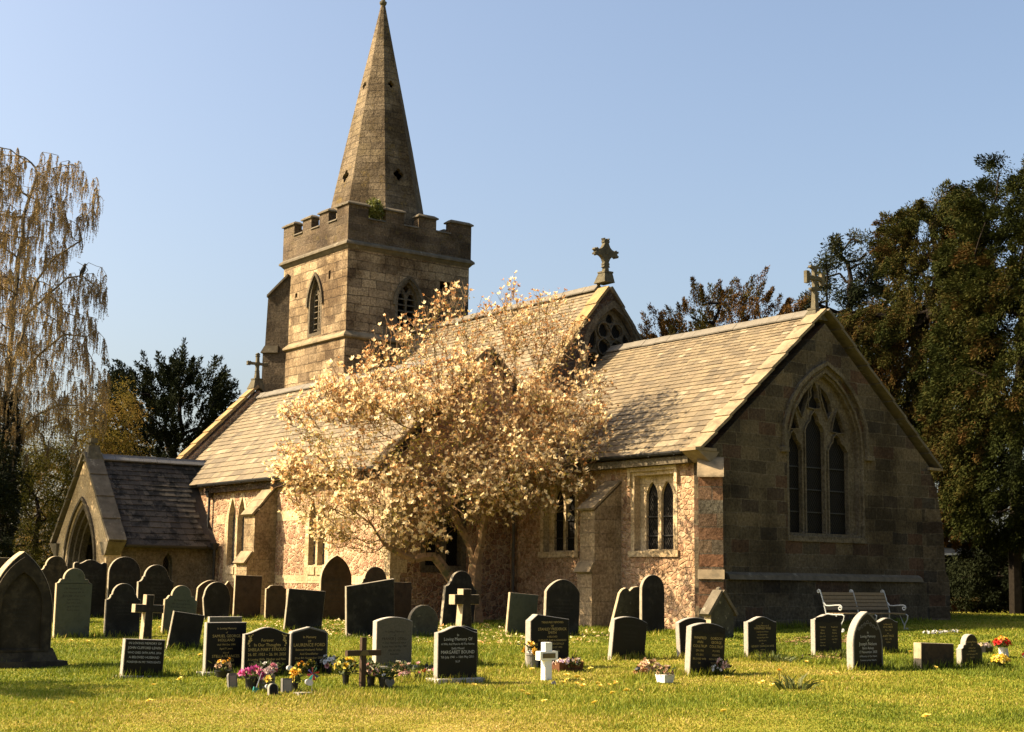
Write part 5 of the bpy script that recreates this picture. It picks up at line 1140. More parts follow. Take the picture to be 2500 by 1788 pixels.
HOL = para([('In Loving Memory', .8), ('of', .7), ('SAMUEL GEORGE', 1.1), ('HOLLAND', 1.1), ('died 19th Dec 1984', .7), ('Aged 71 years', .7), ('also of', .7), ('STELLA FRANCES', 1.1), ('HOLLAND', 1.1), ('died 30th May 1998', .7)], .685, .040, 1.5)
grave(-20.62, 10.03, .66, .79, 'rect', 'granite', 'square topped black granite headstone with faint gold lettering, left of the group of three', .09, text=HOL, tmat='gold', plinth=(.80, .06, .26))
def gold_roses(root, t):
    mb = MB()
    for s in (-1, 1):
        for i, (a, b, r) in enumerate(((.31, .60, .020), (.285, .565, .028), (.30, .525, .030), (.275, .60, .018), (.25, .62, .014), (.315, .49, .022), (.30, .455, .016), (.27, .535, .018))):
            q = [(t/2+.003, s*a+r*(.7+.3*math.cos(5*u))*math.cos(u), b+r*(.7+.3*math.cos(5*u))*math.sin(u)) for u in (2*math.pi*k/15 for k in range(15))]; mb.add(q, [tuple(range(15))])
    mb.build('gilt_roses', MT['gold'], root)
STR = para([('Forever', 1.0), ('In Our Thoughts', 1.0), ('SHEILA MARY STROUD', 1.12), ('26. 07. 1953 ~ 26. 04. 2020', .98), ('A Loving Wife, Mother and Nan', .82), ('Life Is Not Forever Love Is', .82)], .515, .049, 1.42)
grave(-20.21, 10.51, .76, .73, 'ogee', 'granite', 'black granite headstone with ogee top, gold roses and bright gold lettering', .08, text=STR, tmat='gold', extra=gold_roses)
FOR = para([('In Memory', .9), ('OF', .8), ('LAURENCE FORD', 1.2), ('Beloved Husband, Father', .8), ('And Grandfather', .8), ('Died 8th September 2001', .8), ('Aged 67 Years', .8)], .545, .044, 1.45)
grave(-20.46, 11.37, .66, .72, 'peak', 'granite', 'black granite headstone with peaked top and pale grey border, right of the gold rose stone', .10, text=FOR, tmat='gold', border=(.028, 'grey_border'))
grave(-26.66, 12.94, .70, .60, 'rect', 'pale_st', 'low grey slab half hidden behind the square topped black granite headstone', .08)
PAL = para([('In Loving Memory', .9), ('of', .8), ('FRANCIS J. ODELL', 1.1), ('A Dear Husband & Father', .8), ('Passed Away 5th May 1985', .8), ('Also his Wife', .8), ('Reunited', .8)], .60, .040, 1.5)
grave(-20.58, 13.01, .69, .85, 'curve', 'pale_st', 'plain pale grey headstone with gently curved top and bright left edge', .12, text=PAL, tmat='cut', plinth=(.86, .07, .34))
MAR = para([('In', .8), ('Loving Memory Of', 1.05), ('A Wife And Mum In All The Names', .72), ('Sadly Missed', .72), ('MARGARET BOUND', 1.12), ('7th July 1941 ~ 16th May 2011', .78), ('R.I.P', .7)], .665, .046, 1.36)
grave(-17.75, 12.31, .70, .81, 'ogee', 'granite', 'nearest black granite headstone with ogee top on a pale plinth, white script', .10, text=MAR, tmat='silver', plinth=(.82, .07, .34))
grave(-20.74, 14.51, .62, .68, 'ogee', 'granite', 'dark headstone mostly hidden behind the nearest black granite stone', .10, 0, 3)
STA = para([('TREASURED MEMORIES', .8), ('OF', .8), ('STANLEY FREDERICK', 1.15), ('SMITH', 1.15), ('A BELOVED', .75), ('HUSBAND, DAD & GRANDAD', .8), ('FELL ASLEEP PEACEFULLY', .8), ('DECEMBER 31ST 1999', .8), ('AGED 78 YEARS', .8)], .74, .042, 1.42, .05)
grave(-19.66, 15.52, .83, .89, 'peakleft', 'granite', 'black granite headstone with off centre peak, behind the white wooden cross', .14, text=STA, tmat='gold')
BLK = para([('Treasured Memories', .9), ('of', .7), ('JAMES DALE', 1.1), ('died 2nd May 1996', .7), ('Aged 70 Years', .7)], .60, .044, 1.5)
grave(-20.35, 17.87, .80, .77, 'curve', 'granite', 'wide black granite headstone leaning right beneath the stone church buttress', .10, 0, -5, 2, text=BLK, tmat='cutpale')
grave(-19.89, 19.10, .70, .76, 'curve', 'granite', 'black headstone overlapped by the double panel stone in front of it', .10, 0, 4)
CO1 = para([('WINIFRED', 1.1), ('ANN', 1.1), ('COULTRUP', 1.1), ('29.4.1936', .8), ('17.5.2011', .8), ('BELOVED WIFE', .8), ('OF', .8)], .57, .040, 1.62, -.18)+para([('GORDON', 1.1), ('GEORGE', 1.1), ('COULTRUP', 1.1), ('19.3.1933', .8), ('25.8.2012', .8), ('NOW RESTING', .8), ('TOGETHER', .8), ('IN PEACE', .8)], .57, .040, 1.62, .18)
def two_panels(hh, cols=('granite', 'grey_border')):
    def f(root, t):
        fr = (Vector((t/2, 0, 0)), Vector((0, 1, 0)), Vector((1, 0, 0)), Vector((0, 0, 1)))
        mb = MB(); mb.plate(fr, [(-.36, hh*.80), (-.36, hh*.92), (-.2, hh*.95), (0, hh*.965), (.2, hh*.95), (.36, hh*.92), (.36, hh*.80), (.2, hh*.83), (0, hh*.78), (-.2, hh*.83)], (), .004, .01); mb.build('carved_band', MT['slate_st'], root)
    return f
grave(-17.17, 16.75, .76, .83, 'curve', 'granite', 'black granite headstone with two columns of gold names and pink flowers at its foot', .12, 0, -3, 1, text=CO1, tmat='gold', extra=two_panels(.83))
WIS = para([('In', .8), ('Loving Memory of', .9), ('WINIFRED WISE', 1.2), ('a dearly loved Mother', .7), ('and Grandmother', .7), ('died 2nd March 1994', .7), ('Aged 82 years', .7), ('also', .7), ('HERBERT DAWSON WISE', 1.05), ('reunited', .7), ('Rest in peace', .7)], .66, .038, 1.42)
grave(-19.38, 20.35, .76, .79, 'ogee', 'granite', 'black granite headstone with ogee top and centred gold lettering before the church corner', .11, 0, 0, text=WIS, tmat='gold')
DBL = para([('Winifred', 1), ('Edna', 1), ('Morris', 1), ('born 1919', .8), ('died 1999', .8), ('Sleep on', .8), ('dear Mum', .8)], .53, .036, 1.6, -.17)+para([('Frederick', 1), ('Harry', 1), ('Morris', 1), ('born 1915', .8), ('died 2003', .8), ('Peace', .8)], .53, .036, 1.6, .17)
grave(-19.34, 22.14, .77, .79, 'ogee', 'granite', 'black granite headstone with two narrow gold columns in front of the bench', .11, 0, 0, text=DBL, tmat='gold', extra=two_panels(.79))
NEL = para([('In', .9), ('Loving Memory', 1.0), ('of', .9), ('Joseph Nelson', 1.25), ('Born Asleep', .95), ('17 November 2005', .95), ('A Memory in Our Heart', .72), ('Forever in Our Hearts', .72)], .62, .046, 1.42)
def nelson_panel(root, t):
    fr = (Vector((t/2, 0, 0)), Vector((0, 1, 0)), Vector((1, 0, 0)), Vector((0, 0, 1)))
    mb = MB()
    for i in range(-3, 4):
        q = i*.075; zc = .86-abs(i)*.035
        mb.ring(fr, [(q+.032*math.cos(u), zc-.05+.032*math.sin(u)) for u in (2*math.pi*k/12 for k in range(12))], .010, .006, .008, closed=True)
    mb.ring(fr, [(-.33, .60), (-.28, .69), (-.20, .70), (-.14, .76), (0, .79), (.14, .76), (.20, .70), (.28, .69), (.33, .60)], .012, .006, .01); mb.build('carved_tracery', MT['grey_border'], root)
grave(-16.58, 19.97, .77, .99, 'gothic_low', 'granite', 'tall pointed arch headstone, dark with grey carved border and silver lettering', .14, text=NEL, tmat='silver', border=(.035, 'grey_border'), extra=nelson_panel)
BRN = para([('In Memory Of', .9), ('IVY A. PRICE', 1.1), ('1910 ~ 1986', .8), ('also', .8), ('ALBERT PRICE', 1.1), ('1906 ~ 1990', .8), ('At Rest', .8)], .56, .036, 1.6)
grave(-19.06, 23.57, .62, .70, 'ogee', 'granite', 'small dark headstone with gold text partly behind the tall pointed arch stone', .10, text=BRN, tmat='gold')
grave(-16.14, 21.26, .90, .44, 'rect', 'sand_br', 'low wide brown block stone with sunlit left end and no writing', .16, 0, -2)
SML = para([('In Loving Memory', 1), ('OF', .8), ('A Dear Son', .9), ('and Brother', .9), ('died 1st August 1995', .8), ('Aged 22', .8)], .43, .034, 1.55)
grave(-16.21, 22.33, .60, .58, 'step', 'granite', 'small black headstone with rounded head and shoulders beside the yellow flowers', .11, text=SML, tmat='gold')
# old stones behind
grave(-30.50, 11.28, .76, 1.45, 'step', 'green_st', 'tall pale green stone with round head on stepped shoulders', .09, text=worn(1.0, .68), tmat='cutpale')
grave(-37.33, 13.30, .80, 1.67, 'head', 'sand_dk', 'dark round headed stone behind the huge blackened pointed stone', .10)
grave(-37.79, 11.95, .62, 1.63, 'rect', 'sand_dk', 'flat topped dark slab at the far left edge behind the huge pointed stone', .09)
grave(-39.84, 15.17, .95, 1.61, 'ears', 'slate_st', 'broad dark slate with scrolled ears in front of the porch doorway', .09, text=worn(1.15, .8), tmat='cutpale')
grave(-39.30, 15.95, .92, 1.70, 'round', 'slate_st', 'broad dark slate with semicircular top in front of the porch wall', .09, text=worn(1.15, .8), tmat='cutpale')
grave(-30.34, 12.32, .77, 1.12, 'head', 'slate_st', 'dark round headed slate just behind the stone cross, grey bloom on its face', .08, text=worn(.75, .68, 5), tmat='cutpale')
grave(-37.74, 16.22, 1.02, 1.46, 'head', 'slate_st', 'wide dark slate with round head before the porch side wall', .10, text=worn(.95, .85), tmat='cutpale')
grave(-30.67, 13.75, .77, 1.07, 'step', 'green_st', 'greenish shouldered stone behind the tilted rectangular slate', .08, 0, -3, text=worn(.72, .68, 6), tmat='cutpale')
grave(-26.38, 11.93, .64, .69, 'rect', 'slate_st', 'small rectangular slate tilted sharply to the right', .06, 0, -8, 3)
grave(-38.13, 17.99, .86, 1.08, 'swan', 'sand_br', 'brown round topped stone overlapping the tapered slate in front of it', .08, 0, -4)
grave(-36.51, 17.45, .80, 1.02, 'taper', 'slate_st', 'dark slate tapering to its foot with a rounded head', .08, 0, 1)
grave(-39.9, 19.4, .46, 1.06, 'gable', 'sand_br', 'small gabled brown stone by the aisle buttress', .08)
grave(-37.25, 18.71, .82, 1.20, 'rect', 'sand_br', 'tall plain brown rectangular slab below the aisle buttress', .07, 0, -1)
grave(-36.43, 19.16, .62, .95, 'sidestep', 'sand_br', 'brown stone with curved shoulders beside the tall rectangular slab', .07)
grave(-31.29, 17.20, 1.0, .98, 'rect', 'slate_st', 'big square slate slightly tilted right, under the magnolia\'s left side', .07, 0, -3.5, 3)
grave(-35.69, 20.62, .98, 1.80, 'gothic_low', 'sand_br', 'tall brown pointed stone with blackened edge before the aisle wall', .10, text=worn(1.1, .9), tmat='cutpale')
grave(-33.1, 20.30, 1.02, 1.50, 'head', 'sand_br', 'round headed brown stone rising behind the largest leaning slate', .09)
grave(-28.43, 17.35, 1.24, 1.26, 'slant', 'slate_st', 'largest blue black slate, square topped and leaning left', .07, 0, 4.5, 4)
grave(-27.96, 18.43, .78, .72, 'round', 'lich_st', 'low half round stone spotted with pale lichen', .10, 0, -4)
stonecross(-30.07, 21.02, 1.0, .74, .24, 'thick old stone cross before the tilted dark stone by the magnolia trunk', 'sand_dk', 'sand_edge', 0, .5, 0, .74)
grave(-31.34, 22.26-.55, .98, 1.42, 'head', 'slate_st', 'dark round headed stone tilted right beside the magnolia trunk', .10, 0, -6, text=worn(.9, .8, 5), tmat='cutpale')
grave(-33.3, 21.25, .62, 1.10, 'rect', 'sand_br', 'dim brown slab against the shaded aisle corner', .08)
grave(-27.71, 21.01, .84, .95, 'rect', 'green_st', 'rectangular greenish slab leaning right in front of the drainpipe', .07, 0, -4, 2)
grave(-26.90, 21.59, 1.0, 1.30, 'swan', 'slate_st', 'broad dark slate with domed top left of the chancel buttress', .09, 0, -2, text=worn(.8, .8, 5), tmat='cutpale')
grave(-27.31, 23.95, 1.05, 1.16, 'wavy', 'lich_st', 'wavy topped old stone leaning far to the right by the chancel buttress', .08, 0, -15, 4)
grave(-26.74, 24.30, .74, 1.41, 'round', 'slate_st', 'upright round topped stone behind the leaning wavy stone', .09)
def gable_roof(root, t):
    mb = MB()
    for s in (-1, 1):
        p = [Vector((-t/2-.04, s*.44, .50)), Vector((t/2+.04, s*.44, .50)), Vector((t/2+.04, 0, 1.05)), Vector((-t/2-.04, 0, 1.05))]; u = Vector((0, s*.05, .05))
        q = p+[v+u for v in p]; mb.hexa(q if s > 0 else [q[1], q[0], q[3], q[2], q[5], q[4], q[7], q[6]])
    mb.ball((0, 0, 1.10), .07); mb.build('coped_top', MT['coping_dk'], root)
grave(-24.51, 24.42, .74, 1.02, 'gable', 'lich_st', 'gabled stone with mossy golden roof shaped top at the church corner', .22, extra=gable_roof)

# ------------------------------------------------------------------ wooden crosses
MT['oakcross'] = plain('varnished_wood', (.065, .035, .016), .3, 20, .6, .3, .2)
MT['brass'] = plain('brass_plate', (.16, .11, .04), .2, 20, .4, .5, .05)
MT['whitewood'] = plain('white_painted_wood', (.78, .76, .70), .05, 8, .6, .3, .1)
def woodcross(x, y, hh, span, wd, th, mat, label, plate, armz, yaw=0):
    root = thing('wooden_cross', (x, y, G(x, y)), label, 'grave cross', None, (0, 0, R(yaw)))
    mb = MB(); mb.box(-th/2, th/2, -wd/2, wd/2, -.15, hh); mb.build('upright', MT[mat], root)
    mb = MB(); mb.box(-th/2+.004, th/2+.012, -span/2, span/2, hh*armz-wd/2, hh*armz+wd/2); mb.build('crosspiece', MT[mat], root)
    mb = MB()
    if plate == 'dome': mb.add([(th/2+.016, a, hh*armz+b) for a, b in [(-.075, -.035)]+arcpts((0, -.035), .075, 180, 0, 10)+[(.075, -.035)]], [tuple(range(12, -1, -1))])
    else: mb.box(th/2+.012, th/2+.018, -.12, .12, hh*armz-.037, hh*armz+.037)
    mb.build('nameplate', MT['brass'], root)
woodcross(-17.63, 10.64, .70, .54, .075, .06, 'oakcross', 'dark varnished wooden cross with brass plate behind the flower pots', 'dome', .70)
woodcross(-17.65, 13.87, .56, .34, .13, .10, 'whitewood', 'chunky white painted wooden cross with brown nameplate', 'rect', .65)

# ------------------------------------------------------------------ bench
MT['teak'] = plain('bench_slat', (.25, .185, .105), .2, 14, .8, .2, .2)
MT['castwhite'] = plain('pale_cast_iron', (.50, .53, .52), .1, 10, .5, .4, .05)
bx, by_ = -24.35, 29.0
bench = thing('bench', (bx, by_, G(bx, by_)+.02), 'long wooden slatted bench with pale scrolled iron ends against the chancel east wall', 'bench')
for i in range(5):
    mb = MB(); z = .43+.0*i; x = .02+i*.105; mb.box(x, x+.085, -1.18, 1.18, z-.03, z-.005); mb.build('seat_slat', MT['teak'], bench)
for i in range(5):
    mb = MB(); z = .49+i*.088; x = -.03-i*.030; mb.obox((x, -1.18, z), (.022, 0, .007), (0, 2.36, 0), (-.024, 0, .072)); mb.build('back_slat', MT['teak'], bench)
def spiral(c, r0, turns, a0, y, n=16, dirn=1): return [(c[0]+r0*(1-.75*i/n)*math.cos(a0+dirn*2*math.pi*turns*i/n), y, c[1]+r0*(1-.75*i/n)*math.sin(a0+dirn*2*math.pi*turns*i/n)) for i in range(n+1)]
for y in (-1.20, 0, 1.20):
    mb = MB()
    mb.tube([(-.10, y, 0), (-.03, y, .22), (0, y, .40), (-.02, y, .48), (-.14, y, .86), (-.17, y, .93)]+spiral((-.225, .935), .055, 1.2, 0, y), .016, 6)
    mb.tube([(0, y, .40), (.25, y, .385), (.50, y, .39), (.565, y, .36), (.54, y, .26), (.46, y, .14), (.44, y, .02), (.50, y, -.02)]+spiral((.52, .02), .04, 1, -math.pi/2, y, 10), .016, 6)
    mb.tube([(.30, y, .39), (.38, y, .24), (.45, y, .10)], .012, 6)
    mb.build('leg_frame', MT['castwhite'], bench)
for y in (-1.20, 1.20):
    mb = MB(); mb.tube([(-.08, y, .68), (.0, y, .60), (.12, y, .595), (.28, y, .61), (.42, y, .615)]+spiral((.44, .545), .07, 1.25, math.pi/2, y, 18, -1), .016, 6); mb.build('arm_rest', MT['castwhite'], bench)
# ------------------------------------------------------------------ grass (nobody could count it)
MT['blade'] = tinted('grass_blades', [(0, (.075, .095, .008)), (.35, (.15, .20, .013)), (.6, (.265, .27, .023)), (.8, (.42, .33, .06)), (1, (.55, .41, .16))], .7, .2, .35, .1)
def grass():
    rg = np.random.default_rng(71)
    n = 620000
    u = rg.random(n); d = 13.0*np.exp(u*math.log(47/13.0)); a = (rg.random(n)*2-1)*(.37*d+.6)
    P = d[:, None]*FH+a[:, None]*RH; x, y = P[:, 0], P[:, 1]
    inb = ((x > -50.6) & (x < -35) & (y > 21.7)) | ((x < -26.4) & (x > -48) & (y > 25.9) & (y < 34.8)) | ((x > -50.7) & (x < -45.9) & (y > 17.9) & (y < 22))
    tall = vnoise(x, y, 1.7, 2)*.55+vnoise(x, y, .55, 5)*.45
    mown = np.clip((19.5-d)/3.0+.9*(vnoise(x, y, 3.2, 4)-.5), 0, 1)           # the closely mown strip nearest to us
    h = (.030+.06*np.clip(tall-.38, 0, 1)*1.9)*(1-.55*mown)*rg.uniform(.5, 1.35, n)
    # ragged tufts left by the mower at the feet of the stones
    for gx, gy_, gw in TUFT:
        m = (np.abs(y-gy_) < gw/2+.10) & (x > gx-.22) & (x < gx+.20); h[m] += .05+.10*rg.random(m.sum())**2
    P[:, 2] = gz(x, y); k = ~inb; P = P[k]; h = h[k]; d = d[k]; x = x[k]; y = y[k]; mown = mown[k]; tall = tall[k]; n = len(P)
    dirn = rg.random(n)*6.283; lean = rg.uniform(.1, .75, n); U = np.stack([np.cos(dirn)*lean, np.sin(dirn)*lean, np.ones(n)], 1); U = unit(U)
    Vd = np.stack([-np.sin(dirn), np.cos(dirn), 0*dirn], 1); w = (.0035+.00022*d)*rg.uniform(.7, 1.5, n)
    A = P-Vd*w[:, None]; B = P+Vd*w[:, None]; T = P+U*h[:, None]+np.stack([np.cos(dirn), np.sin(dirn), 0*dirn], 1)*(h*lean*.3)[:, None]
    dry = vnoise(x, y, 2.3, 6)*.5+vnoise(x, y, .7, 8)*.3+vnoise(x, y, 7, 9)*.3
    t = np.clip(.27+.75*(dry-.32)+.12*mown-.25*(tall-.5)+rg.normal(0, .12, n)+(rg.random(n) < .04)*.35, 0, 1)
    npmesh('grass', np.stack([A, B, T], 1).reshape(-1, 3), 3, MT['blade'], None, t)
    tag(bpy.data.objects['grass'], 'sunlit churchyard grass, mown short in front and ragged round the stones', 'grass', kind='stuff')
TUFT = [(o.location.x, o.location.y, .9) for o in bpy.data.objects if o.get('group') == GR]
TUFT += [(-19.1, 20.15, .7), (-18.9, 21.9, .6), (-18.0, 20.4, .5), (-26.2, 26.0, 6.0), (-26.2, 31, 6.0), (-18.2, 11.9, .6), (-17.0, 15.3, .5), (-30.6, 22.6, 2.0)]
grass()
def tuft(x, y, n, h, spread, label, mat, tr, seed, name='grass_tuft', cat='grass tuft', wide=.012, group=None):
    rg = np.random.default_rng(seed); root_z = G(x, y); C = np.stack([rg.normal(0, spread, n), rg.normal(0, spread, n), 0*rg.random(n)-.01], 1)
    U = unit(C*np.array([1.2, 1.2, 0])/max(spread, .01)*.35+rg.normal(0, .22, (n, 3))*np.array([1, 1, 0])+np.array([0, 0, 1.])); s = h*rg.uniform(.55, 1.15, n); V = perp(U, rg)
    mid = C+U*s[:, None]*.55; tip = mid+unit(U+np.array([0, 0, -.45])+U*np.array([.8, .8, 0]))*(s*.5)[:, None]; wv = V*wide
    q = np.concatenate([np.stack([C-wv*.8, C+wv*.8, mid+wv, mid-wv], 1), np.stack([mid-wv, mid+wv, tip+wv*.1, tip-wv*.1], 1)]).reshape(-1, 3)
    o = npmesh(name, q, 4, MT[mat], None, np.clip(np.tile(rg.uniform(tr[0], tr[1], n), 2), 0, 1)); o.location = (x, y, root_z); tag(o, label, cat, group); return o
# fallen magnolia petals on the turf under the tree
rg = np.random.default_rng(73); n = 1700
aa = rg.random(n)*6.28; q = rg.random(n)**.6*6.5; X = -30.0+q*np.cos(aa)*.9; Y = 20.0+q*np.sin(aa)*.55
ok_ = ~((Y > 25.6) | ((X < -34.6) & (Y > 21.5))); X, Y = X[ok_], Y[ok_]; n = len(X)
P = np.stack([X, Y, gz(X, Y)+rg.uniform(.01, .06, n)], 1); U = unit(rg.normal(0, 1, (n, 3))*np.array([1, 1, .4])); V = unit(np.cross(U, np.array([0, 0, 1.])+rg.normal(0, .3, (n, 3))))
fp_ = npmesh('fallen_petals', leaves(P, U, V, rg.uniform(.05, .10, n), rg.uniform(.03, .06, n)), 4, MT['petal'], None, np.clip(rg.normal(.38, .2, n), 0, 1)); tag(fp_, 'scatter of cream and brown fallen petals on the turf by the magnolia', 'petals', kind='stuff')
MT['chip'] = tinted('wood_chips', [(0, (.16, .09, .04)), (1, (.42, .28, .15))], .9, .1)
def chips(x, y, rx, ry, n, label, seed):
    rg = np.random.default_rng(seed); X = x+rg.normal(0, rx/2, n); Y = y+rg.normal(0, ry/2, n); P = np.stack([X, Y, gz(X, Y)+rg.uniform(.03, .07, n)], 1); U = unit(rg.normal(0, 1, (n, 3))*np.array([1, 1, .25])); V = unit(np.cross(U, np.array([0, 0, 1.])+rg.normal(0, .25, (n, 3))))
    tag(npmesh('wood_chips', leaves(P, U, V, rg.uniform(.05, .11, n), rg.uniform(.03, .05, n)), 4, MT['chip'], None, rg.random(n)), label, 'wood chips', kind='stuff')
chips(-22.3, 25.9, .9, 1.7, 900, 'patch of orange brown wood chips on the grass behind the two column headstone', 81); chips(-18.85, 21.5, .25, .5, 160, 'scrap of wood chips at the foot of the two column headstone', 82)

# ------------------------------------------------------------------ flowers, pots and keepsakes
def fmat(name, a, b, c=None): MT[name] = tinted(name, [(0, a), (.55, b), (1, c or b)], .55, .25, .3, .08)
fmat('fl_pink', (.62, .20, .26), (.74, .40, .42), (.80, .66, .58)); fmat('fl_magenta', (.52, .05, .24), (.66, .12, .36), (.74, .28, .48)); fmat('fl_yellow', (.72, .46, .03), (.80, .60, .06), (.82, .68, .22))
fmat('fl_orange', (.66, .26, .02), (.76, .42, .03), (.80, .55, .10)); fmat('fl_red', (.48, .01, .012), (.62, .03, .02), (.70, .20, .08)); fmat('fl_white', (.72, .70, .66), (.80, .78, .74), (.62, .68, .76))
fmat('fl_dried', (.40, .22, .12), (.58, .40, .26), (.70, .54, .36)); fmat('fl_rust', (.26, .09, .04), (.40, .17, .08), (.50, .28, .14)); fmat('fl_mixed', (.66, .18, .20), (.76, .55, .42), (.80, .74, .66)); fmat('fl_pansy', (.62, .36, .04), (.72, .62, .52), (.50, .34, .52))
MT['flstem'] = tinted('flower_leaf', [(0, (.030, .050, .012)), (.6, (.07, .10, .02)), (1, (.14, .15, .03))], .6, .3, .25, .1)
MT['potblack'] = plain('black_plastic', (.012, .012, .012), .2, 20, .45, .4, .05); MT['potgrey'] = plain('grey_galvanised', (.22, .21, .19), .15, 10, .6, .4, .1); MT['potwhite'] = plain('white_ceramic', (.62, .60, .56), .06, 10, .4, .4, .05)
MT['potbrown'] = plain('orange_brown_trough', (.16, .065, .028), .2, 10, .7, .2, .1); MT['cream_stone'] = plain('cream_cast_stone', (.36, .33, .27), .1, 20, .8, .2, .1); MT['greycast'] = plain('grey_cast_stone', (.20, .19, .165), .15, 20, .8, .2, .1)
MT['teal'] = plain('turquoise_plastic', (.02, .30, .27), .1, 10, .4, .4, 0); MT['steel'] = plain('silver_metal', (.5, .5, .5), .1, 20, .35, .5, 0, metal=.6); MT['redplastic'] = plain('red_foil', (.55, .03, .05), .1, 10, .4, .4, 0); MT['blueplastic'] = plain('blue_foil', (.06, .12, .42), .1, 10, .4, .4, 0)
def heads(root, P, D, size, mat, seed, petals=9, rows_=2, name='flowers', tr=(0, 1), openness=1.0):
    rg = np.random.default_rng(seed); P = np.asarray(P, float); D = unit(np.asarray(D, float)); LV = []; LT = []; base = rg.uniform(tr[0], tr[1], len(P))
    a = perp(D, rg); b = np.cross(D, a)
    for r_ in range(rows_):
        for j in range(petals):
            q = 2*np.pi*(j+.5*r_)/petals; rad = a*math.cos(q)+b*math.sin(q); op = openness*(1.15-.7*r_/max(1, rows_-1) if rows_ > 1 else 1.0)
            U = unit(D*(.45+.35*r_)+rad*op); V = unit(np.cross(U, D)+1e-4); s = size*(.62-.14*r_)*rg.uniform(.8, 1.2, len(P))
            LV.append(leaves(P, U, V, s, s*.72)); LT.append(np.clip(base+rg.normal(0, .12, len(P)), 0, 1))
    return npmesh(name, np.concatenate(LV), 4, MT[mat], root, np.concatenate(LT))
def dome(n, rx, rz, z0, rg, ry=None):
    q = unit(np.abs(rg.normal(0, 1, (n, 3)))*np.array([1, 1, 1])*np.sign(rg.normal(0, 1, (n, 3)))*np.array([1, 1, 0])+np.array([0, 0, 1])*np.abs(rg.normal(.35, .5, (n, 1)))); r = rg.uniform(.75, 1, (n, 1))
    return q*r*np.array([rx, ry or rx, rz])+np.array([0, 0, z0]), q+np.array([0, 0, .25])
def greens(root, n, r, z0, z1, seed, size=.07, name='foliage', ry=None):
    rg = np.random.default_rng(seed); C = np.stack([rg.normal(0, r*.55, n), rg.normal(0, (ry or r)*.55, n), rg.uniform(z0, z1, n)], 1); U = unit(C*np.array([1, 1, 0])/r+rg.normal(0, .5, (n, 3))+np.array([0, 0, .6]))
    s = size*rg.uniform(.6, 1.4, n); return npmesh(name, leaves(C, U, perp(U, rg), s, s*.4), 4, MT['flstem'], root, rg.random(n))
def pot(root, r0, r1, h, mat, z0=0.0, sq=False, name='pot'):
    mb = MB()
    if sq: mb.hexa([(-r0, -r0, z0), (r0, -r0, z0), (r0, r0, z0), (-r0, r0, z0), (-r1, -r1, z0+h), (r1, -r1, z0+h), (r1, r1, z0+h), (-r1, r1, z0+h)])
    else: mb.lathe([(r0, z0), (r1*.97, z0+h*.86), (r1*1.06, z0+h*.87), (r1*1.06, z0+h), (r1*.9, z0+h), (r1*.85, z0+h*.9)], (0, 0, 0), 16)
    return mb.build(name, MT[mat], root, smooth=False)
PG = None
def posy(x, y, label, potspec, fl, green=None, seed=1, cat='flower pot', name='flower_pot', rotz=0):
    """potspec (r0,r1,h,mat[,square]); fl list of (n, spread, height above ground z0, rise, head size, mat[, spread_y, offset])"""
    root = thing(name, (x, y, G(x, y)+.02), label, cat, None, (0, 0, R(rotz))); rg = np.random.default_rng(seed)
    if potspec: pot(root, *potspec[:4], sq=len(potspec) > 4 and potspec[4])
    for i, f in enumerate(fl):
        P, D = dome(f[0], f[1], f[3], f[2], rg, f[6] if len(f) > 6 else None)
        if len(f) > 7: P = P+np.array(f[7])
        heads(root, P, D, f[4], f[5], seed*10+i)
        st = MB()
        for p in P[:40]: st.tube([(p[0]*.25, p[1]*.25, max(.02, f[2]*.5)), tuple(p)], .003, 3, False)
        st.build('stems', MT['flstem'], root, tint=True)
    if green: greens(root, *green, seed=seed+5)
    return root
def heart(w): return [(w*.5*(math.sin(t)**3), w*.5*(13*math.cos(t)-5*math.cos(2*t)-2*math.cos(3*t)-math.cos(4*t))/16) for t in (2*math.pi*i/28 for i in range(28))]
def plaque(x, y, out, t, mat, label, name='memorial_plaque', cat='keepsake', inner=None, imat=None, roll=0, back=-6, z0=0.0):
    root = thing(name, (x, y, G(x, y)+.02+z0), label, cat, None, (R(roll), R(back), 0)); mb = MB(); fr = (Vector((t/2, 0, 0)), Vector((0, 1, 0)), Vector((1, 0, 0)), Vector((0, 0, 1)))
    mb.plate(fr, out, (), 0, t); mb.build('tablet', MT[mat], root)
    if inner: mb = MB(); mb.plate(fr, inner, (), .004, .01); mb.build('panel', MT[imat], root)
    return root
bxo = lambda w, h, z=0: [(-w/2, z), (-w/2, z+h), (w/2, z+h), (w/2, z)]
# around the three black stones on the left
hv = posy(-17.80, 9.27, 'cream square vase with a heart, full of pink and cream roses', (.075, .08, .20, 'cream_stone', True), [(9, .13, .24, .13, .085, 'fl_pink'), (4, .07, .24, .14, .09, 'fl_white')], (120, .12, .18, .34, ), 101, 'flower vase', 'flower_vase')
mb = MB(); mb.add([(.084, a, .115+b) for a, b in heart(.11)], [tuple(range(27, -1, -1))]); mb.build('heart', MT['pale_edge'], hv)
posy(-17.86, 9.08, 'black pot of big magenta peonies', (.075, .095, .17, 'potblack'), [(9, .15, .20, .09, .13, 'fl_magenta')], (60, .12, .12, .22), 102)
plaque(-18.20, 8.97, [(-.065, -.03), (-.065, .17), (-.05, .20), (.05, .20), (.065, .17), (.065, -.03)], .05, 'greycast', 'small grey cast tablet with shield shaped panel left of the magenta peonies', inner=[(-.045, .02), (-.045, .165), (.045, .165), (.045, .02), (0, -.01)], imat='cream_stone', roll=3)
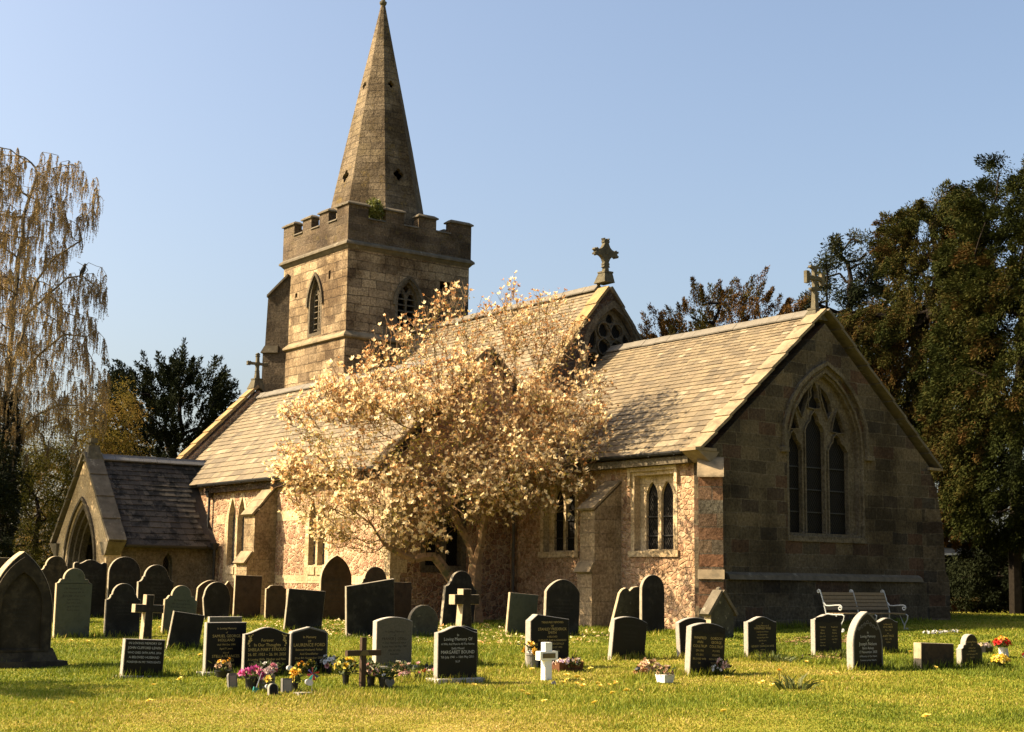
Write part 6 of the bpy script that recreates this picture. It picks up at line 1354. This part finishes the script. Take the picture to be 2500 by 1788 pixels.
tr_ = thing('toy_spade', (-17.62, 9.00, G(-17.62, 9.0)), 'toy spade with silver handle and turquoise blade stuck in the grass', 'toy', None, (R(-20), 0, 0)); mb = MB(); mb.tube([(0, 0, .06), (0, 0, .27)], .007, 6); mb.build('handle', MT['steel'], tr_); mb = MB(); mb.hexa([(-.008, -.03, -.02), (.008, -.03, -.02), (.008, .03, -.02), (-.008, .03, -.02), (-.01, -.04, .075), (.01, -.04, .075), (.01, .04, .075), (-.01, .04, .075)]); mb.build('blade', MT['teal'], tr_)
plaque(-17.24, 9.07, [(-.066, -.03)]+arcpts((0, .07), .066, 180, 0, 12)+[(.066, -.03)], .05, 'cream_stone', 'small black round topped memorial tablet with pale rim lying at the front', inner=[(-.054, -.03)]+arcpts((0, .07), .054, 180, 0, 12)+[(.054, -.03)], imat='granite')
plaque(-17.55, 9.19, [(a, b+.06) for a, b in heart(.11)], .03, 'potwhite', 'white heart ornament beside the small black tablet', roll=12)
plaque(-17.38, 9.34, bxo(.14, .19, -.01), .05, 'greycast', 'pale rectangular memorial box standing in front of the gold rose stone', inner=bxo(.11, .15, .01), imat='cream_stone', roll=-2)
posy(-17.62, 9.20, 'single yellow flower behind the pale memorial box', (.02, .025, .06, 'potblack'), [(3, .04, .14, .05, .09, 'fl_yellow')], (20, .04, .05, .14), 103)
posy(-17.46, 9.51, 'slim black pot of yellow and orange daffodils beside the pale memorial box', (.03, .042, .11, 'potblack'), [(5, .07, .15, .08, .085, 'fl_yellow'), (4, .05, .24, .05, .08, 'fl_orange')], (40, .06, .10, .2), 104)
plaque(-17.30, 9.60, arcpts((0, .13), .058, 0, -360, 20, .042), .03, 'potwhite', 'white oval ornament on a stick beside the yellow daffodils', roll=-14)
plaque(-17.18, 9.47, bxo(.20, .035, -.02), .16, 'cream_stone', 'flat cream stone base lying beside the pinwheel', back=0)
plaque(-18.2, 9.83, arcpts((0, .23), .045, 0, -360, 16, .035), .03, 'potwhite', 'pale pebble shaped ornament in the shade of the gold rose stone')
pw = thing('pinwheel', (-17.17, 9.60, G(-17.17, 9.60)), 'red and turquoise toy pinwheel on a thin stick', 'pinwheel'); mb = MB(); mb.tube([(0, 0, -.05), (0, 0, .27)], .004, 6); mb.build('stick', MT['steel'], pw)
for i in range(8):
    q = i*math.pi/4; mb = MB(); d0 = Vector((0, math.cos(q), math.sin(q))); d1 = Vector((0, math.cos(q+.75), math.sin(q+.75))); c0 = Vector((.015, 0, .27))
    v = [c0, c0+d0*.085, c0+d0*.05+d1*.045+Vector((.022, 0, 0)), c0+d1*.02+Vector((.012, 0, 0))]; b_ = Vector((-.002, 0, 0)); mb.hexa(v+[p+b_ for p in v]); mb.build('vane', MT[('redplastic', 'teal', 'redplastic', 'blueplastic')[i % 4]], pw)
posy(-20.05, 9.72, 'dried cream and orange flowers in a black bowl below the square topped stone', (.09, .12, .10, 'potblack'), [(16, .14, .13, .10, .06, 'fl_dried'), (7, .12, .20, .09, .05, 'fl_orange')], (40, .12, .08, .2), 105, 'flower bowl', 'flower_bowl')
posy(-20.33, 11.17, 'orange flowers in front of the peaked headstone', (.03, .04, .06, 'potblack'), [(6, .06, .12, .06, .06, 'fl_orange')], (30, .06, .04, .14), 106)
posy(-20.33, 11.33, 'yellow flowers in front of the peaked headstone', (.03, .04, .06, 'potblack'), [(6, .06, .14, .07, .06, 'fl_yellow')], (30, .06, .04, .16), 107)
posy(-20.33, 11.66, 'bunch of white and blue lilies against the peaked headstone', (.04, .05, .08, 'potblack'), [(14, .13, .14, .14, .08, 'fl_white'), (3, .06, .10, .06, .09, 'fl_pink')], (50, .12, .06, .22), 108)
# round the wooden cross
posy(-17.91, 10.59-.05, 'tall black vase of yellow daffodils left of the wooden cross', (.035, .055, .19, 'potblack'), [(13, .14, .25, .14, .085, 'fl_yellow')], (150, .13, .16, .34), 109, 'flower vase', 'flower_vase')
posy(-17.70, 10.82, 'black pot of pink and cream flowers right of the wooden cross', (.045, .062, .14, 'potblack'), [(28, .14, .17, .19, .05, 'fl_mixed')], (140, .12, .14, .34), 110)
ph = posy(-17.52, 10.95, 'black planter carrying a white heart plaque', (.085, .105, .14, 'potblack'), [(3, .08, .16, .04, .05, 'fl_white')], (110, .12, .13, .22), 111, 'planter', 'planter')
mb = MB(); o = heart(.15); mb.add([(.115, a, .065+b) for a, b in o]+[(.098, a, .065+b) for a, b in o], [tuple(range(27, -1, -1))]+[(i, (i+1) % 28, 28+(i+1) % 28, 28+i) for i in range(28)]); mb.build('heart', MT['greycast'], ph)
def stemmed(x, y, label, pts, size, mat, seed, name='tulip', cat='tulips', leafn=30, op=.35, h=.2):
    root = thing(name, (x, y, G(x, y)), label, cat); P = np.array(pts, float); heads(root, P, np.tile([0, 0, 1.], (len(P), 1))+np.random.default_rng(seed).normal(0, .2, P.shape), size, mat, seed, 6, 2, openness=op)
    st = MB()
    for p in P: st.tube([(p[0]*.6, p[1]*.85, -.02), tuple(p)], .005, 4, False)
    st.build('stems', MT['flstem'], root, tint=True); rg = np.random.default_rng(seed+1); n = leafn; i = rg.integers(0, len(P), n); C = P[i]*np.array([.6, .9, 0]); U = unit(rg.normal(0, .35, (n, 3))*np.array([1, 1, 0])+np.array([0, 0, 1])); s = h*rg.uniform(.6, 1.2, n)
    npmesh('leaf', leaves(C, U, perp(U, rg), s, .03), 4, MT['flstem'], root, rg.uniform(.5, 1, n)); return root
for i, (dy, z, m) in enumerate(((-.20, .24, 'fl_pink'), (-.06, .25, 'fl_pink'), (.03, .15, 'fl_red'), (.08, .13, 'fl_red'), (.13, .14, 'fl_mixed'), (.20, .15, 'fl_magenta'), (-.01, .11, 'fl_mixed'), (.23, .16, 'fl_pink'))):
    stemmed(-18.2+.05*(i % 3), 11.95+dy, ('tall pale pink tulip left of the others', 'tall rosy tulip second from the left of the row', 'red tulip in the middle of the row', 'deep red tulip right of middle in the row', 'cream and pink tulip right of middle', 'magenta tulip near the right end of the row', 'low peach tulip at the front of the row', 'pink tulip at the right end of the row')[i], [(0, 0, z)], .085, m, 120+i, leafn=7, h=.16)
    bpy.data.objects[[o.name for o in bpy.data.objects if o.name.startswith('tulip') and not o.parent][-1]]['group'] = 'tulips between the two upright stones'
posy(-18.95, 12.10, 'faded yellow dried grasses and pink clumps at the foot of the pale grey headstone', None, [(34, .16, .05, .17, .05, 'fl_dried'), (6, .10, .03, .05, .07, 'fl_pink', .16, (.15, .0, 0))], (160, .16, .02, .2), 131, 'dried flowers', 'dried_flowers')
posy(-20.2, 12.85, 'single white rose in front of the pale grey headstone', None, [(1, .005, .12, .01, .09, 'fl_white')], (8, .02, .02, .1), 132, 'rose', 'rose')
wr = thing('wreath', (-20.15, 13.5, G(-20.15, 13.5)+.05), 'dark flat wreath lying on the grass right of the pale grey headstone', 'wreath'); rg = np.random.default_rng(133); q = rg.random(300)*6.28; C = np.stack([.13*np.cos(q), .13*np.sin(q), 0*q], 1)+rg.normal(0, .025, (300, 3)); U = rdir(300, rg); npmesh('foliage', leaves(C, U, perp(U, rg), .06, .02), 4, MT['ivy'], wr, rg.random(300))
# round the off centre peak stone and the white cross
bk = posy(-20.0+.35, 15.40-.25, 'grey bucket with yellow pompom flowers beside the white cross', (.085, .115, .235, 'potgrey'), [(3, .09, .33, .10, .10, 'fl_orange'), (3, .20, .26, .05, .13, 'fl_orange', .19, (0, -.07, 0)), (8, .08, .24, .06, .05, 'fl_white')], (80, .12, .22, .40), 141, 'flower bucket', 'flower_bucket')
pl_ = posy(-18.95, 15.35, 'orange brown trough of yellow and white pansies right of the white cross', None, [(46, .16, .12, .08, .055, 'fl_pansy', .30)], (200, .15, .03, .15), 142, 'planter', 'planter'); mb = MB(); mb.hexa([(-.09, -.26, -.03), (.09, -.26, -.03), (.09, .22, -.03), (-.09, .22, -.03), (-.11, -.28, .13), (.11, -.28, .13), (.11, .24, .13), (-.11, .24, .13)]); mb.build('trough', MT['potbrown'], pl_)
sp = thing('spiky_plant', (-19.45, 15.82, G(-19.45, 15.82)+.06), 'dark blue green spiky plant at the foot of the off centre peak stone', 'plant'); rg = np.random.default_rng(143); n = 90; U = unit(rg.normal(0, 1, (n, 3))*np.array([1, 1, .5])+np.array([0, 0, .55])); npmesh('foliage', leaves(np.zeros((n, 3)), U, perp(U, rg), rg.uniform(.14, .26, n), .022), 4, MT['ivy'], sp, rg.random(n))
plaque(-16.84, 13.40, [(a, b+.03) for a, b in heart(.08)], .02, 'greycast', 'tiny grey heart ornament lying in the grass by the white cross', roll=25, back=-40)
posy(-17.46, 15.80, 'heap of dried peach hydrangea heads lying on the grass', None, [(40, .18, .08, .20, .075, 'fl_dried', .20), (12, .10, .06, .14, .06, 'fl_rust', .10, (0, -.20, 0))], (60, .16, .02, .12), 144, 'dried flowers', 'dried_flowers')
posy(-16.47, 15.20, 'white pot with withered curling flowers', (.085, .105, .115, 'potwhite', True), [(26, .12, .13, .13, .055, 'fl_dried')], (30, .1, .1, .2), 145)
sl = thing('solar_light', (-17.3, 15.46, G(-17.3, 15.46)), 'small dark solar garden light leaning beside the dried hydrangeas', 'garden light', None, (R(25), 0, 0)); mb = MB(); mb.tube([(0, 0, -.05), (0, 0, .14)], .006, 6); mb.build('stake', MT['iron'], sl); mb = MB(); mb.lathe([(.015, .12), (.045, .15), (.05, .17), (.02, .185)], (0, 0, 0), 10); mb.build('lamp_head', MT['potblack'], sl)
posy(-17.0, 16.95, 'pink and white flowers at the foot of the two column gold lettered stone', None, [(12, .09, .12, .12, .075, 'fl_mixed'), (10, .10, .08, .08, .05, 'fl_white', .1, (0, -.14, 0)), (2, .03, .22, .03, .09, 'fl_pink', .03, (0, -.05, 0))], (90, .12, .03, .2), 146, 'flowers', 'flower_bunch')
# right hand end
posy(-15.75, 22.50, 'round bunch of bright yellow flowers leaning on the small shouldered headstone', (.04, .055, .06, 'potblack'), [(60, .15, .12, .12, .065, 'fl_yellow')], (50, .14, .04, .12), 151, 'flowers', 'flower_bunch')
rv = posy(-17.21, 24.64, 'white vase of scarlet tulips and orange flowers at the right', (.055, .065, .19, 'potwhite'), [(20, .16, .24, .13, .10, 'fl_red'), (9, .12, .32, .10, .07, 'fl_orange')], (70, .14, .18, .30), 152, 'flower vase', 'flower_vase')
plaque(-17.25, 24.84, bxo(.09, .17), .04, 'potwhite', 'white square marker standing just behind the white vase of scarlet tulips')
posy(-18.12, 25.35, 'black planter of white and purple pansies behind the yellow flowers', (.11, .135, .14, 'potblack', True), [(26, .15, .14, .08, .055, 'fl_pansy')], (60, .14, .1, .2), 153, 'planter', 'planter')
posy(-16.92, 24.95, 'tiny red and white pot at the right edge of the graves', (.035, .045, .065, 'potwhite'), [(9, .05, .065, .035, .045, 'fl_red')], None, 154)
PRG = 'clumps of white primroses on the lawn'
for i, (x, y, w) in enumerate(((-21.9, 28.55, .16), (-21.88, 28.80, .16), (-21.9, 29.12, .10), (-21.88, 29.35, .10), (-21.9, 29.55, .10))):
    p = posy(x, y, ('left of two larger white primrose clumps on the lawn before the bench end', 'right of two larger white primrose clumps on the lawn before the bench end', 'leftmost of three small white primrose clumps in the row', 'middle of three small white primrose clumps in the row', 'rightmost of three small white primrose clumps in the row')[i], None, [(16 if w > .12 else 8, w, .05, .05, .05, 'fl_white')], (14, w, .02, .06), 160+i, 'primrose', 'primrose'); p['group'] = PRG
# dandelions in the turf
DG = 'dandelions scattered in the turf'
DAN = [(-17.27, 13.95), (-16.84, 13.64), (-16.57, 13.33), (-17.10, 14.03), (-16.29, 13.32), (-16.06, 13.24), (-16.75, 13.79), (-16.18, 13.65), (-15.9, 13.42), (-16.1, 13.75), (-16.27, 14.0), (-15.98, 13.80), (-15.17, 13.31), (-15.23, 13.56), (-15.87, 12.05), (-15.53, 11.89), (-14.8, 12.76), (-25.2, 20.71), (-18.47, 15.43), (-14.77, 11.59), (-18.61, 14.33), (-23.74, 21.86), (-16.06, 16.12), (-15.08, 15.83), (-14.96, 15.9), (-15.01, 17.02), (-15.84, 18.2), (-15.77, 18.04), (-17.38, 19.29), (-21.66, 22.12), (-18.51, 23.54), (-22.67, 30.03), (-15.73, 20.61), (-28.57, 10.55), (-27.69, 10.55), (-32.4, 14.06), (-19.39, 8.79), (-23.95, 11.17), (-16.97, 6.29), (-18.6, 8.01), (-16.73, 7.18), (-25.15, 16.73), (-16.9, 11.98), (-12.26, 12.26), (-10.71, 13.9), (-14.05, 11.83)]
dd = thing('dandelion', (0, 0, 0), 'small bright yellow dandelion in the turf', 'dandelion', DG); heads(dd, [(0, 0, .075)], [(0, 0, 1)], .088, 'fl_yellow', 170, 14, 3); mb = MB(); mb.tube([(0, 0, -.02), (.004, .003, .075)], .003, 4, False); mb.build('stems', MT['flstem'], dd, tint=True)
for i, (x, y) in enumerate(DAN):
    r_ = dd if i == 0 else dd.copy()
    if i:
        COL.objects.link(r_)
        for c in dd.children: k = c.copy(); COL.objects.link(k); k.parent = r_
    r_.location = (x, y, G(x, y)+random.uniform(-.01, .015)); r_.rotation_euler = (R(random.uniform(-14, 14)), R(random.uniform(4, 26)), random.uniform(0, 6.28)); s_ = random.uniform(.8, 1.15); r_.scale = (s_,)*3
# daffodil clump and leaves on the right lawn
dc = tuft(-14.62, 16.0, 46, .30, .10, 'clump of daffodil leaves past flowering on the open lawn', 'flstem', (.6, 1), 181, 'daffodil_clump', 'daffodils', .012)
stemmed(-14.75, 15.82, 'single orange daffodil standing left of the leafy clump', [(0, 0, .27)], .075, 'fl_orange', 182, 'daffodil', 'daffodil', 4, .8, .2)
tuft(-18.8, 20.0, 120, .20, .16, 'tuft of long grass at the gold lettered stone before the church corner', 'flstem', (.5, 1), 183)
tuft(-18.9, 21.95, 110, .20, .15, 'tuft of long bright grass at the foot of the two narrow column stone', 'flstem', (.5, 1), 184)
tuft(-30.4, 23.3, 160, .38, .25, 'tall wild grass growing behind the tilted dark stone by the magnolia', 'flstem', (.5, 1), 185)
tuft(-18.05, 12.25, 60, .20, .09, 'blue green bulb leaves beside the tulips', 'flstem', (.3, .7), 186, 'bulb_leaves', 'leaves', .012)
# unseen trees added behind the photographer to cut sky light on east faces
for i, (x, y, h) in enumerate(((13, 38, 13), (16, 26, 15), (15, 14, 14), (19, 2, 15), (-6, 52, 12), (4, 46, 13))):
    evergreen((x, y), [(-3.6, 1.2), (-4.2, h*.45), (-2.6, h*.8), (0, h), (2.6, h*.8), (4.2, h*.45), (3.6, 1.2)], ('added unseen evergreen screening the eastern sky light, %s behind the photographer' % ('far north', 'north', 'centre', 'south', 'northernmost of all', 'second northernmost')[i]), 200+i, 120, 9000, 3.4, mat='yew_dk', size=.6, r=1.0, brown=.4, droop=.3, trunk=.35, name='sky_screen_tree', group='added evergreens screening the eastern sky')

# one common factor lowers most tints, deepening shade against the bright sky
KREF = .62
for m in bpy.data.materials:
    if not m.use_nodes: continue
    k = {'white_painted_wood': 1.05, 'white_paint': .35, 'white_ceramic': .95, 'polished_black_granite': .8, 'blossom': .95, 'young_leaf': .9, 'birch_catkins': .8, 'grass_blades': .80, 'turf_soil': .80, 'dressed_stone': .78, 'pink_rubble': .78, 'chancel_rubble': .78, 'gilt_lettering': .95, 'silver_lettering': .95, 'red_brick': .2, 'mossy_slates': .40}.get(m.name, KREF)  # brick and white paint cut low: shade of the yews put into the colour
    if m.name.startswith('fl_'): k = .9
    ns, ls = m.node_tree.nodes, m.node_tree.links
    for nn_ in list(ns):
        if nn_.type in ('BSDF_PRINCIPLED', 'BSDF_TRANSLUCENT'):
            inp = nn_.inputs[0]
            if inp.is_linked:
                src = inp.links[0].from_socket; ls.new(mixc(ns, ls, 'MULTIPLY', 1.0, src, (k, k, k)), inp)
